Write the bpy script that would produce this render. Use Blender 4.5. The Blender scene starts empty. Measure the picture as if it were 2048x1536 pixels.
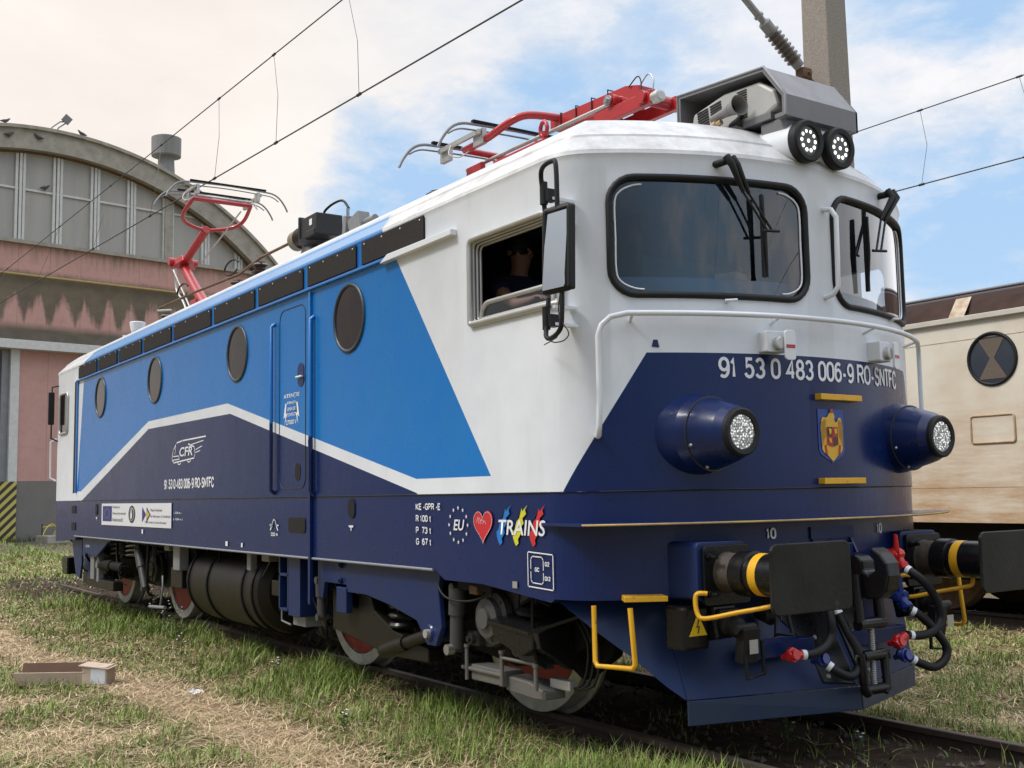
import bpy, bmesh, math, random
import numpy as np
from mathutils import Vector, Matrix, noise
sc = bpy.context.scene
R = math.radians
rnd = random.Random(7)
# ------------------------------------------------------------------ camera
cd = bpy.data.cameras.new('camera'); cam = bpy.data.objects.new('camera', cd)
sc.collection.objects.link(cam); sc.camera = cam
r_ = Vector((0.56070151, 0.82783047, -0.01762164)); u_ = Vector((0.09128503, -0.04064868, 0.99499484)); f_ = Vector((-0.82297075, 0.5595037, 0.09836031))
CAM = Vector((11.55234, -5.29829, 1.48939))
m = Matrix((r_, u_, -f_)).transposed().to_4x4(); m.translation = CAM
cam.matrix_world = m
cd.sensor_width = 36; cd.lens = 36 * 2207.346 / 2048; cd.clip_end = 2000; cd.clip_start = 0.05
# ------------------------------------------------------------------ node helpers
class NG:
    def __init__(s, nt): s.nt = nt
    def n(s, t, **k):
        x = s.nt.nodes.new(t)
        for a, b in k.items(): setattr(x, a, b)
        return x
    def link(s, a, b): s.nt.links.new(a, b)
    def put(s, sock, v):
        if isinstance(v, bpy.types.NodeSocket): s.link(v, sock)
        else:
            if isinstance(v, (tuple, list)) and len(v) == 3 and sock.type == 'RGBA': v = (*v, 1)
            sock.default_value = v
    def m(s, op, a, b=0.0, c=None, clamp=False):
        x = s.n('ShaderNodeMath', operation=op); x.use_clamp = clamp
        s.put(x.inputs[0], a); s.put(x.inputs[1], b)
        if c is not None: s.put(x.inputs[2], c)
        return x.outputs[0]
    def v(s, op, a, b=None):
        x = s.n('ShaderNodeVectorMath', operation=op); s.put(x.inputs[0], a)
        if b is not None: s.put(x.inputs[1], b)
        return x.outputs['Value'] if op in ('DOT_PRODUCT', 'LENGTH') else x.outputs[0]
    def mix(s, f, a, b, mode='MIX'):
        x = s.n('ShaderNodeMix', data_type='RGBA', blend_type=mode); s.put(x.inputs[0], f); s.put(x.inputs[6], a); s.put(x.inputs[7], b)
        return x.outputs[2]
    def noise(s, vec, scale, detail=4, rough=.55, dist=0.0):
        x = s.n('ShaderNodeTexNoise'); x.inputs['Scale'].default_value = scale; x.inputs['Detail'].default_value = detail
        x.inputs['Roughness'].default_value = rough; x.inputs['Distortion'].default_value = dist
        if vec is not None: s.link(vec, x.inputs['Vector'])
        return x.outputs[0]
    def ramp(s, f, lo, hi):
        x = s.n('ShaderNodeMapRange'); x.clamp = True; s.put(x.inputs[0], f); x.inputs[1].default_value = lo; x.inputs[2].default_value = hi
        return x.outputs[0]
    def scale(s, vec, k):
        return s.v('MULTIPLY', vec, k)
# ------------------------------------------------------------------ world
SUN_EL, SUN_AZ = 50, -112          # azimuth of the direction towards the sun (x towards y)
w = bpy.data.worlds.new('World'); sc.world = w; w.use_nodes = True
g = NG(w.node_tree); w.node_tree.nodes.clear()
out = g.n('ShaderNodeOutputWorld'); bg = g.n('ShaderNodeBackground'); g.link(bg.outputs[0], out.inputs[0])
sky = g.n('ShaderNodeTexSky', sky_type='NISHITA'); sky.sun_disc = False
sky.sun_elevation = R(SUN_EL); sky.sun_rotation = R(90 - SUN_AZ); sky.dust_density = 1.2; sky.air_density = 1.0
tc = g.n('ShaderNodeTexCoord'); dr = g.v('NORMALIZE', tc.outputs['Generated'])
def lobe(d, a, b):
    d = Vector(d).normalized(); return g.ramp(g.v('DOT_PRODUCT', dr, tuple(d)), math.cos(R(b)), math.cos(R(a)))
dd = g.v('MULTIPLY', dr, (1, 1, 2.2))
n1 = g.noise(dd, 3.2, 8, .6, .3); n2 = g.noise(dd, 9.0, 7, .62, .2); n3 = g.noise(dd, 2.0, 5, .55)
lb = None
for (d, a, b, k) in (((-.847, .459, .262), .5, 6.5, .6), ((-.80, .505, .295), .5, 5.5, .45), ((-.745, .565, .33), .5, 5.5, .55), ((-.70, .62, .352), .5, 5.5, .6),
                     ((-.500, .772, .392), .5, 5.5, .75), ((-.545, .742, .40), .5, 4, .45), ((-.53, .82, .195), .5, 8.5, .7), ((-.47, .85, .23), .5, 8, .6), ((-.875, .45, .19), .5, 6.0, .5), ((-.72, .66, .24), 1, 7, .5), ((.97, -.14, .20), 6, 42, .7)):  # last lobe: unseen blue sky added to tint the windscreen reflections
    t = g.m('MULTIPLY', lobe(d, a, b), k * .88); lb = t if lb is None else g.m('MAXIMUM', lb, t)
# cloud cover: broad clouds broken up by noise, thinner where the blue openings are
cov = g.m('ADD', g.m('MULTIPLY', g.m('SUBTRACT', n1, .5), 1.1), g.m('MULTIPLY', g.m('SUBTRACT', n2, .5), .9))
cov = g.m('SUBTRACT', g.m('ADD', cov, .46), lb)
cov = g.ramp(cov, -.12, .26)
warm = g.ramp(g.v('DOT_PRODUCT', dr, tuple(Vector((-.93, -.05, .36)).normalized())), .80, .93)
cool = g.mix(g.ramp(n3, .38, .62), (.62, .71, .84), (.86, .88, .93))
cool = g.mix(g.ramp(n2, .42, .66), cool, (.93, .92, .94))
wcol = g.mix(g.ramp(n1, .35, .65), (.90, .83, .78), (1.0, .94, .87))
ccol = g.mix(warm, cool, wcol)
skc = g.mix(.78, g.v('MULTIPLY', sky.outputs[0], (.13, .13, .13)), (.46, .69, .98))     # thin high haze over the blue
col = g.mix(cov, skc, ccol)
# sky darkened low behind the camera, added to dim reflections on the locomotive
reflection_dim = g.m('MULTIPLY', g.ramp(g.v('DOT_PRODUCT', dr, (0, -1, .0)), .05, .50), g.ramp(g.v('DOT_PRODUCT', dr, (0, 0, 1)), .55, .22))
col = g.mix(g.m('MULTIPLY', reflection_dim, .85), col, (.13, .145, .16))
up = g.ramp(g.v('DOT_PRODUCT', dr, (0, 0, 1)), .46, .75)                       # unseen sky overhead brightened, added as soft fill light
kk = g.m('MULTIPLY_ADD', up, .95, .84); cc_ = g.n('ShaderNodeCombineXYZ'); [g.link(kk, cc_.inputs[i_]) for i_ in range(3)]
col = g.v('MULTIPLY', col, cc_.outputs[0])
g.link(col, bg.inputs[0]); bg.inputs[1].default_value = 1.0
# ------------------------------------------------------------------ sun
sd = bpy.data.lights.new('sun', 'SUN'); sd.energy = 2.0; sd.angle = R(12); sd.color = (1, .95, .88)
so = bpy.data.objects.new('sun', sd); sc.collection.objects.link(so)
sv = Vector((math.cos(R(SUN_EL)) * math.cos(R(SUN_AZ)), math.cos(R(SUN_EL)) * math.sin(R(SUN_AZ)), math.sin(R(SUN_EL))))
so.rotation_euler = sv.to_track_quat('Z', 'Y').to_euler()
sc.view_settings.view_transform = 'Standard'; sc.view_settings.look = 'None'; sc.view_settings.gamma = 1
sc.view_settings.exposure = 0.30
# ------------------------------------------------------------------ materials
MATS = {}
def mat(name, col, rough=.5, metal=0.0, col2=None, ns=6.0, amt=.5, bump=0.0, bs=40.0, streak=False, coat=0.0, spec=.5, dirt=None, ds=2.0, dlo=.5, dhi=.75):
    if name in MATS: return MATS[name]
    M = bpy.data.materials.new(name); M.use_nodes = True; nt = M.node_tree; g = NG(nt)
    b = nt.nodes['Principled BSDF']; tc = g.n('ShaderNodeTexCoord'); P = tc.outputs['Object']
    if streak: P = g.scale(P, (1, 1, .08))
    c2 = col2 or tuple(v * .75 for v in col)
    n = g.noise(P, ns, 5, .6)
    c = g.mix(g.m('MULTIPLY', g.ramp(n, .35, .7), amt), col, c2)
    if dirt:
        c = g.mix(g.ramp(g.noise(P, ds, 7, .65), dlo, dhi), c, dirt)
    g.link(c, b.inputs['Base Color'])
    g.link(g.m('ADD', g.m('MULTIPLY', g.m('SUBTRACT', g.noise(P, ns * 2, 3), .5), .2), rough, clamp=True), b.inputs['Roughness'])
    b.inputs['Metallic'].default_value = metal; b.inputs['Coat Weight'].default_value = coat; b.inputs['Coat Roughness'].default_value = .12
    b.inputs['Specular IOR Level'].default_value = spec
    if bump:
        bn = g.n('ShaderNodeBump'); bn.inputs['Strength'].default_value = bump; bn.inputs['Distance'].default_value = .01
        g.link(g.noise(tc.outputs['Object'], bs, 5), bn.inputs['Height']); g.link(bn.outputs[0], b.inputs['Normal'])
    MATS[name] = M; return M
def glass_mat(name, tint, rough=.0, ior=1.5, strength=1.0):
    M = bpy.data.materials.new(name); M.use_nodes = True; nt = M.node_tree; nt.nodes.clear(); g = NG(nt)
    o = g.n('ShaderNodeOutputMaterial'); mx = g.n('ShaderNodeMixShader'); t = g.n('ShaderNodeBsdfTransparent'); gl = g.n('ShaderNodeBsdfGlossy')
    t.inputs[0].default_value = (*tint, 1); gl.inputs['Roughness'].default_value = rough; gl.inputs[0].default_value = (1, 1, 1, 1)
    fr = g.n('ShaderNodeFresnel'); fr.inputs[0].default_value = ior
    g.link(g.m('MULTIPLY', fr.outputs[0], strength, clamp=True), mx.inputs[0]); g.link(t.outputs[0], mx.inputs[1]); g.link(gl.outputs[0], mx.inputs[2]); g.link(mx.outputs[0], o.inputs[0])
    MATS[name] = M; return M
WHITE = (.68, .71, .75); NAVY = (.0035, .0150, .088); BLUE = (.006, .155, .50)
m_white = mat('white_paint', WHITE, .38, col2=(.60, .61, .62), ns=3, bump=.05, bs=12)
m_navy = mat('navy_paint', NAVY, .30, col2=(.005, .017, .075), coat=.15, spec=.35, bump=.04, bs=10)
m_navyd = mat('navy_paint_dusty', (.006, .020, .095), .42, col2=(.012, .024, .065), ns=4, coat=.05, spec=.35, dirt=(.030, .028, .028), ds=7, dlo=.58, dhi=.8, bump=.08, bs=20)
m_blue = mat('blue_paint', BLUE, .32, col2=(.016, .16, .44), coat=.25)
m_black = mat('black_rubber', (.010, .010, .011), .55, amt=.4, spec=.32)
m_blackg = mat('black_gloss_paint', (.007, .007, .008), .28, spec=.35, amt=.3, bump=.1, bs=30)
m_under = mat('underframe_dark', (.006, .006, .006), .65, spec=.2, col2=(.014, .012, .009), ns=5, bump=.2, bs=25)
m_underg = mat('underframe_olive', (.009, .008, .006), .42, col2=(.017, .014, .010), spec=.28, ns=3, bump=.1, bs=20)
m_grey = mat('grey_cast_metal', (.10, .10, .097), .5, .3, col2=(.05, .05, .05), bump=.2)
m_greyp = mat('grey_painted_steel', (.23, .235, .24), .45, .1, col2=(.14, .14, .145), ns=4)
m_damp = mat('damper_grey', (.06, .06, .062), .45, .1, col2=(.035, .035, .035), ns=6)
m_steel = mat('bare_steel', (.42, .42, .42), .35, .8, ns=12)
m_alu = mat('aluminium', (.5, .5, .48), .4, .6, ns=10)
m_red = mat('red_paint', (.42, .018, .022), .35, col2=(.30, .015, .02), coat=.3)
m_redd = mat('red_wheel_disc', (.38, .018, .016), .5, col2=(.05, .01, .008), ns=7)
m_tyre = mat('wheel_tyre', (.55, .54, .51), .5, .3, col2=(.16, .15, .14), ns=9)
m_yellow = mat('yellow_paint', (.72, .38, .012), .42, col2=(.55, .30, .02), ns=8, dirt=(.15, .10, .05), ds=14, dlo=.60, dhi=.75)
m_rust = mat('rusty_metal', (.10, .055, .03), .75, .1, col2=(.20, .12, .07), ns=14, amt=.9, bump=.4)
m_dec = mat('white_vinyl', (.74, .75, .78), .4, amt=.15)
m_person = mat('navy_cotton', (.010, .016, .05), .9, amt=.3)
m_skin = mat('skin', (.38, .19, .12), .55, amt=.2)
m_glass = glass_mat('window_glass', (.62, .70, .78), ior=1.5, strength=2.5)
m_gdark = mat('dark_porthole_glass', (.026, .013, .010), .06, amt=.8, ns=3, col2=(.008, .006, .006), spec=.4)
m_mirror = mat('mirror_glass', (.8, .82, .84), .0, 1.0, amt=0.0)
m_ins = mat('brown_porcelain', (.045, .025, .02), .25, amt=.3)
m_cab = mat('cab_wall', (.13, .20, .27), .6, amt=.4, ns=2)
m_desk = mat('desk_blue', (.16, .30, .44), .5, amt=.3)
m_seal = mat('dark_seal', (.03, .03, .03), .5)
# ------------------------------------------------------------------ object helpers
COL = sc.collection
def thing(name, label, cat, loc=(0, 0, 0), rotz=0, group=None, kind=None):
    o = bpy.data.objects.new(name, None); COL.objects.link(o); o.location = loc; o.rotation_euler = (0, 0, rotz); o.empty_display_size = .2
    o['label'] = label; o['category'] = cat
    if group: o['group'] = group
    if kind: o['kind'] = kind
    return o
def tag(o, label, cat, group=None, kind=None):
    if label: o['label'] = label
    if cat: o['category'] = cat
    if group: o['group'] = group
    if kind: o['kind'] = kind
    return o
def sub(name, par, label=None):
    o = bpy.data.objects.new(name, None); COL.objects.link(o); o.parent = par; o.empty_display_size = .1
    if label: o['label'] = label
    return o
def axes(d):
    d = Vector(d).normalized(); a = Vector((0, 0, 1)) if abs(d.z) < .9 else Vector((1, 0, 0))
    x = d.cross(a).normalized(); return x, d.cross(x).normalized(), d
class MB:
    def __init__(s): s.v = []; s.f = []; s.sm = []; s.mi = []; s.cur = 0
    def add(s, vs, fs, smooth=False):
        o = len(s.v); s.v += [tuple(p) for p in vs]; s.f += [tuple(i + o for i in f) for f in fs]; s.sm += [smooth] * len(fs); s.mi += [s.cur] * len(fs); return s
    def box(s, a, b, rot=None, piv=None):
        x0, y0, z0 = a; x1, y1, z1 = b
        vs = [Vector(p) for p in ((x0, y0, z0), (x1, y0, z0), (x1, y1, z0), (x0, y1, z0), (x0, y0, z1), (x1, y0, z1), (x1, y1, z1), (x0, y1, z1))]
        if rot is not None:
            c = Vector(piv) if piv else sum(vs, Vector()) / 8; vs = [c + rot @ (p - c) for p in vs]
        return s.add(vs, [(0, 3, 2, 1), (4, 5, 6, 7), (0, 1, 5, 4), (1, 2, 6, 5), (2, 3, 7, 6), (3, 0, 4, 7)])
    def tube(s, pts, r, n=10, cap=True, r1=None, closed=False):
        pts = [Vector(p) for p in pts]; N = len(pts); rs = r if isinstance(r, (list, tuple)) else [r] * N
        t0 = (pts[1] - pts[0]).normalized(); x, y, _ = axes(t0); vs = []
        for i, p in enumerate(pts):
            if closed: t = (pts[(i + 1) % N] - pts[i - 1]).normalized()
            elif i == 0: t = t0
            elif i == N - 1: t = (pts[-1] - pts[-2]).normalized()
            else:
                t = ((pts[i + 1] - p).normalized() + (p - pts[i - 1]).normalized()); t = t.normalized() if t.length > 1e-6 else t0
            x = (x - t * x.dot(t)).normalized(); y = t.cross(x)
            for k in range(n):
                a = 2 * math.pi * k / n; vs.append(p + (x * math.cos(a) + y * math.sin(a)) * rs[i])
        fs = [(i * n + k, i * n + (k + 1) % n, (i + 1) * n + (k + 1) % n, (i + 1) * n + k) for i in range(N - 1) for k in range(n)]
        if closed: fs += [((N - 1) * n + k, (N - 1) * n + (k + 1) % n, (k + 1) % n, k) for k in range(n)]
        s.add(vs, fs, n > 5)
        if cap and not closed: s.add(vs[:n], [tuple(range(n))[::-1]]); s.add(vs[-n:], [tuple(range(n))])
        return s
    def cyl(s, a, b, r, r1=None, n=24, cap=True): return s.lathe(a, Vector(b) - Vector(a), [(0, r), ((Vector(b) - Vector(a)).length, r if r1 is None else r1)], n, cap)
    def lathe(s, o, d, prof, n=28, cap=True):
        x, y, z = axes(d); o = Vector(o); vs = []
        for (t, r) in prof:
            for k in range(n):
                a = 2 * math.pi * k / n; vs.append(o + z * t + (x * math.cos(a) + y * math.sin(a)) * r)
        N = len(prof)
        for i in range(N - 1):   # each band its own verts so that steps stay crisp
            seg = vs[i * n:(i + 2) * n]; s.add(seg, [(k, n + k, n + (k + 1) % n, (k + 1) % n) for k in range(n)], True)
        if cap:
            if prof[0][1] > 1e-5: s.add(vs[:n], [tuple(range(n))])
            if prof[-1][1] > 1e-5: s.add(vs[-n:], [tuple(range(n))[::-1]])
        return s
    def prism(s, poly, f0, f1):
        n = len(poly); a = [Vector(f0(*p)) for p in poly]; b = [Vector(f1(*p)) for p in poly]
        s.add(a + b, [tuple(range(n)), tuple(range(2 * n - 1, n - 1, -1))] + [(i, n + i, n + (i + 1) % n, (i + 1) % n) for i in range(n)]); return s
    def pxz(s, poly, y0, y1): return s.prism(poly, lambda x, z: (x, y0, z), lambda x, z: (x, y1, z))
    def pyz(s, poly, x0, x1): return s.prism(poly, lambda y, z: (x0, y, z), lambda y, z: (x1, y, z))
    def pxy(s, poly, z0, z1): return s.prism(poly, lambda x, y: (x, y, z0), lambda x, y: (x, y, z1))
    def mesh(s, name):
        me = bpy.data.meshes.new(name); me.from_pydata(s.v, [], s.f); me.validate()
        if len(me.polygons) == len(s.sm):
            me.polygons.foreach_set('use_smooth', s.sm); me.polygons.foreach_set('material_index', s.mi)
        bm = bmesh.new(); bm.from_mesh(me); bmesh.ops.recalc_face_normals(bm, faces=bm.faces); bm.to_mesh(me); bm.free()
        return me
    def build(s, name, mt, par=None, bevel=0.0, label=None):
        me = s.mesh(name); o = bpy.data.objects.new(name, me); COL.objects.link(o)
        for q in (mt if isinstance(mt, (list, tuple)) else [mt]): me.materials.append(q)
        if par is not None: o.parent = par
        if bevel:
            b = o.modifiers.new('bevel', 'BEVEL'); b.width = bevel; b.segments = 2; b.limit_method = 'ANGLE'; b.angle_limit = R(40)
        if label: o['label'] = label
        return o
def inv_parent(o, par):   # keep world coordinates while parenting to a located empty
    o.parent = par; o.matrix_parent_inverse = par.matrix_world.inverted(); return o
def rrect(x0, x1, y0, y1, r, n=6, rr=None):
    rs = rr or (r, r, r, r); P = []
    for (cx, cy, a0, q) in ((x1 - rs[0], y1 - rs[0], 0, rs[0]), (x0 + rs[1], y1 - rs[1], 90, rs[1]), (x0 + rs[2], y0 + rs[2], 180, rs[2]), (x1 - rs[3], y0 + rs[3], 270, rs[3])):
        if q < 1e-6: P.append((cx, cy)); continue
        for k in range(n + 1):
            a = R(a0 + 90 * k / n); P.append((cx + q * math.cos(a), cy + q * math.sin(a)))
    return P
def smooth_path(pts, k=4):
    pts = [Vector(p) for p in pts]; P = [pts[0]] + pts + [pts[-1]]; o = []
    for i in range(1, len(P) - 2):
        for j in range(k):
            t = j / k; a, b, c, d = P[i - 1], P[i], P[i + 1], P[i + 2]
            o.append(.5 * ((2 * b) + (c - a) * t + (2 * a - 5 * b + 4 * c - d) * t * t + (3 * b - a - 3 * c + d) * t ** 3))
    return o + [pts[-1]]
# ------------------------------------------------------------------ plan outline of the locomotive (u = path length from the front centre, + on the near side)
TH0 = math.atan2(1.2, 1.662); U1 = 2.4 * TH0; U2 = U1 + .35 * (math.pi / 2 - TH0); UM = U2 + 6.392
def PN(u):
    s = -1 if u >= 0 else 1; a = abs(u); fl = 1
    if a > UM: a = 2 * UM - a; fl = -1
    if a <= U1: t = a / 2.4; x, y, nx, ny = 4.73 + 2.4 * math.cos(t), 2.4 * math.sin(t), math.cos(t), math.sin(t)
    elif a <= U2: t = TH0 + (a - U1) / .35; x, y, nx, ny = 6.392 + .35 * math.cos(t), 1.2 + .35 * math.sin(t), math.cos(t), math.sin(t)
    else: x, y, nx, ny = 6.392 - (a - U2), 1.55, 0, 1
    return Vector((x * fl, y * s, 0)), Vector((nx * fl, ny * s, 0))
def P(u, z, off=0.0):
    p, n = PN(u); p = p + n * off; p.z = z; return p
X2U = lambda x: U2 + 6.392 - x
half = [U1 * i / 18 for i in range(18)] + [U1 + (U2 - U1) * i / 10 for i in range(10)] + [U2 + 6.392 * 2 * i / 26 for i in range(27)]
half += [2 * UM - q for q in ([U1 * i / 18 for i in range(18)] + [U1 + (U2 - U1) * i / 10 for i in range(10)])[::-1]]
US = half + [-q for q in half[1:-1]][::-1]
# ------------------------------------------------------------------ livery material
def poly_mask(g, vec1, polys):
    tot = None
    for poly in polys:
        A = sum(poly[i][0] * poly[(i + 1) % len(poly)][1] - poly[(i + 1) % len(poly)][0] * poly[i][1] for i in range(len(poly)))
        sd = None
        for i in range(len(poly)):
            (x0, y0), (x1, y1) = poly[i], poly[(i + 1) % len(poly)]; dx, dy = x1 - x0, y1 - y0; L = math.hypot(dx, dy)
            nx, ny = -dy / L, dx / L
            if A < 0: nx, ny = -nx, -ny
            t = g.v('DOT_PRODUCT', vec1, (nx, ny, -(nx * x0 + ny * y0))); sd = t if sd is None else g.m('MINIMUM', sd, t)
        tot = sd if tot is None else g.m('MAXIMUM', tot, sd)
    return g.m('MULTIPLY_ADD', tot, 500, .5, clamp=True)
def livery():
    M = bpy.data.materials.new('livery_paint'); M.use_nodes = True; nt = M.node_tree; g = NG(nt); b = nt.nodes['Principled BSDF']
    uv = g.n('ShaderNodeUVMap'); uv.uv_map = 'UVMap'; sx = g.n('ShaderNodeSeparateXYZ'); g.link(uv.outputs[0], sx.inputs[0])
    cx = g.n('ShaderNodeCombineXYZ'); g.link(g.m('ABSOLUTE', sx.outputs[0]), cx.inputs[0]); g.link(sx.outputs[1], cx.inputs[1]); cx.inputs[2].default_value = 1
    vec = cx.outputs[0]; tc = g.n('ShaderNodeTexCoord'); OB = tc.outputs['Object']
    X = lambda *pts: [(X2U(x), z) for x, z in pts]
    navy = [[(-1, -1), (20, -1), (20, 1.492), (-1, 1.492)], [(-1, 1.4), (1.775, 1.4), (1.718, 1.488), (1.314, 2.272), (-1, 2.272)],
            X((-4.80, 1.49), (-1.587, 2.316), (-1.587, 1.45), (-4.80, 1.45)), X((-1.59, 1.45), (-1.59, 2.316), (1.151, 2.306), (1.151, 1.45)),
            X((1.148, 1.45), (1.148, 2.307), (4.84, 1.503), (4.95, 1.45))]
    blue = [X((-5.09, 1.62), (-4.86, 1.62), (-1.592, 2.405), (-1.592, 3.9), (-4.68, 3.9)), X((-1.6, 2.405), (-1.6, 3.9), (1.085, 3.9), (1.085, 2.412)),
            X((1.078, 2.412), (1.078, 3.9), (4.02, 3.9), (4.555, 3.22), (5.789, 1.597), (4.844, 1.598))]
    mn = poly_mask(g, vec, navy); mb = poly_mask(g, vec, blue)
    top = g.ramp(sx.outputs[1], 3.60, 3.66)
    mb = g.m('MULTIPLY', mb, g.m('SUBTRACT', 1, top))
    nz = g.noise(OB, 2.2, 5, .6); nf = g.noise(OB, 22, 6, .7); ns = g.noise(g.scale(OB, (1, 1, .12)), 7, 6, .7)
    wh = g.mix(g.ramp(nz, .35, .7), (.70, .73, .775), (.62, .65, .70))
    wh = g.mix(g.m('MULTIPLY', g.ramp(ns, .55, .8), .35), wh, (.50, .51, .52))
    wh = g.mix(g.m('MULTIPLY', g.ramp(nf, .70, .76), .45), wh, (.34, .35, .36))
    roofd = g.mix(g.ramp(g.noise(OB, 5, 7, .7), .35, .65), (.62, .62, .61), (.36, .35, .34))   # grime on the roof sheets
    wh = g.mix(g.m('MULTIPLY', g.ramp(sx.outputs[1], 3.40, 3.46), .8), wh, roofd)
    bl = g.mix(g.ramp(nz, .35, .7), BLUE, (.009, .165, .47))
    bl = g.mix(g.m('MULTIPLY', g.ramp(sx.outputs[1], 3.44, 3.46), .75), bl, (.16, .33, .55))  # paler on the roof slope: thin paint, plus sky glance put into the colour
    bl = g.mix(g.m('MULTIPLY', g.ramp(nf, .69, .78), .5), bl, (.25, .35, .50))
    nv = g.mix(g.ramp(nz, .3, .7), NAVY, (.005, .017, .078))
    nv = g.mix(g.m('MULTIPLY', g.ramp(ns, .55, .85), .18), nv, (.03, .04, .09))
    c = g.mix(mb, wh, bl); c = g.mix(mn, c, nv); g.link(c, b.inputs['Base Color'])
    g.link(g.mix(g.m('MAXIMUM', mn, mb), (.42, .42, .42), g.mix(nz, (.20, .20, .20), (.34, .34, .34))), b.inputs['Roughness'])
    b.inputs['Coat Weight'].default_value = .12; b.inputs['Coat Roughness'].default_value = .15; b.inputs['Specular IOR Level'].default_value = .30
    bp = g.n('ShaderNodeBump'); bp.inputs['Strength'].default_value = .5; bp.inputs['Distance'].default_value = .010
    h = g.m('ADD', g.noise(g.scale(OB, (1, 1, .6)), 1.8, 4), g.m('MULTIPLY', g.noise(OB, 60, 3), .003)); g.link(h, bp.inputs['Height']); g.link(bp.outputs[0], b.inputs['Normal'])
    return M
m_liv = livery()
LOCO = thing('electric_locomotive', 'blue and white electric locomotive with round portholes and red roof pantographs, standing in front', 'locomotive')
# ------------------------------------------------------------------ body shell
def body_shell(name, levels, par, mt):
    bm = bmesh.new(); uvl = bm.loops.layers.uv.new('UVMap'); rings = []; N = len(US)
    for (z, ins) in levels: rings.append([bm.verts.new(P(u, z, -ins)) for u in US])
    def face(vs, uvs, sm=True):
        f = bm.faces.new(vs); f.smooth = sm
        for l, q in zip(f.loops, uvs): l[uvl].uv = q
    for a in range(len(levels) - 1):
        for k in range(N):
            k2 = (k + 1) % N; z0, z1 = levels[a][0], levels[a + 1][0]; ua, ub = abs(US[k]), abs(US[k2])
            face((rings[a][k], rings[a][k2], rings[a + 1][k2], rings[a + 1][k]), ((ua, z0), (ub, z0), (ub, z1), (ua, z1)), False)
    f = bm.faces.new(rings[-1]); 
    for l in f.loops: l[uvl].uv = (3, 3.9)
    f = bm.faces.new(rings[0][::-1])
    for l in f.loops: l[uvl].uv = (3, 1.0)
    bmesh.ops.recalc_face_normals(bm, faces=bm.faces)
    me = bpy.data.meshes.new(name); bm.to_mesh(me); bm.free()
    o = bpy.data.objects.new(name, me); COL.objects.link(o); o.parent = par; me.materials.append(mt); return o
body = body_shell('body', [(1.49, 0), (3.40, 0), (3.435, -.012), (3.46, -.006), (3.57, .10), (3.585, .105), (3.71, .27), (3.745, .33), (3.79, .75), (3.81, 1.1)], LOCO, m_liv)
body.data.materials.append(m_cab)
cutters = []
def cutter(mb):
    me = mb.mesh('c'); o = bpy.data.objects.new('c', me); COL.objects.link(o); me.materials.append(m_liv); me.materials.append(m_cab)
    for p in me.polygons: p.material_index = 1
    cutters.append(o); return o
inner = [u for u in [-U2 - .3, -U2] + [-U2 + (U2 - U1) * i / 5 for i in range(1, 6)] + [-U1 + 2 * U1 * i / 16 for i in range(1, 17)] + [U1 + (U2 - U1) * i / 5 for i in range(1, 6)] + [U2 + .3]]
cav = [tuple(P(u, 0, -.07))[:2] for u in inner] + [(4.95, -1.48), (4.95, 1.48)]
cutter(MB().pxy(cav, 1.62, 3.37))
def dens(poly, st=.06):
    o = []
    for k in range(len(poly)):
        (x0, y0), (x1, y1) = poly[k], poly[(k + 1) % len(poly)]; n = max(1, int(math.hypot(x1 - x0, y1 - y0) / st))
        o += [(x0 + (x1 - x0) * i / n, y0 + (y1 - y0) * i / n) for i in range(n)]
    return o
WN = dens(rrect(.125, 1.405, 2.605, 3.295, .15, 6))
cutter(MB().prism(WN, lambda u, z: P(u, z, .15), lambda u, z: P(u, z, -.2)))
WF = [(-u, z) for u, z in WN][::-1]
cutter(MB().prism(WF, lambda u, z: P(u, z, .15), lambda u, z: P(u, z, -.2)))
WS = dens(rrect(1.715, 2.615, 2.59, 3.105, .1, 5, (.04, .13, .02, .02)))
cutter(MB().prism(WS, lambda u, z: P(u, z, .15), lambda u, z: P(u, z, -.25)))
cutter(MB().prism([(-u, z) for u, z in WS][::-1], lambda u, z: P(u, z, .15), lambda u, z: P(u, z, -.25)))
cutter(MB().box((-5.33, -1.7, 1.60), (-5.12, -1.38, 3.22)))      # open cab door at the far end
dg = bpy.context.evaluated_depsgraph_get()
for c in cutters:
    mo = body.modifiers.new('cut', 'BOOLEAN'); mo.operation = 'DIFFERENCE'; mo.solver = 'EXACT'; mo.object = c
bpy.context.view_layer.update()
nm = bpy.data.meshes.new_from_object(body.evaluated_get(bpy.context.evaluated_depsgraph_get()))
body.modifiers.clear(); body.data = nm; nm.name = 'body'
for c in cutters: bpy.data.objects.remove(c)
for p in nm.polygons: p.use_smooth = True
try: nm.set_sharp_from_angle(angle=R(24))
except Exception: pass
# lower side sheets and sole bar
def zlow(u):
    a = abs(u)
    if a > UM: a = 2 * UM - a
    x = 8.2225 - a if a > U2 else 6.7
    if a < U2: return .865 + (.045 if a < 1.1 else .02)
    if x > 6.4: return .862
    if x > 5.66: return .862 + (6.4 - x) / .74 * .066
    if x > 5.2: return .928
    if x > 5.07: return .928 + (5.2 - x) / .13 * .062
    return .99
us2 = sorted(set([round(q, 4) for q in half] + [round(X2U(x), 4) for x in (5.66, 5.4, 5.2, 5.14, 5.075, 5.06)] + [round(2 * UM - X2U(x), 4) for x in (5.66, 5.4, 5.2, 5.14, 5.075, 5.06)]))
us2 = us2 + [-q for q in us2[1:-1]][::-1]
N2 = len(us2); mb = MB(); vs = []
for u in us2: vs += [P(u, 1.49, -.006), P(u, 1.34, -.006), P(u, zlow(u), -.006), P(u, zlow(u), -.09), P(u, 1.49, -.09)]
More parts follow.
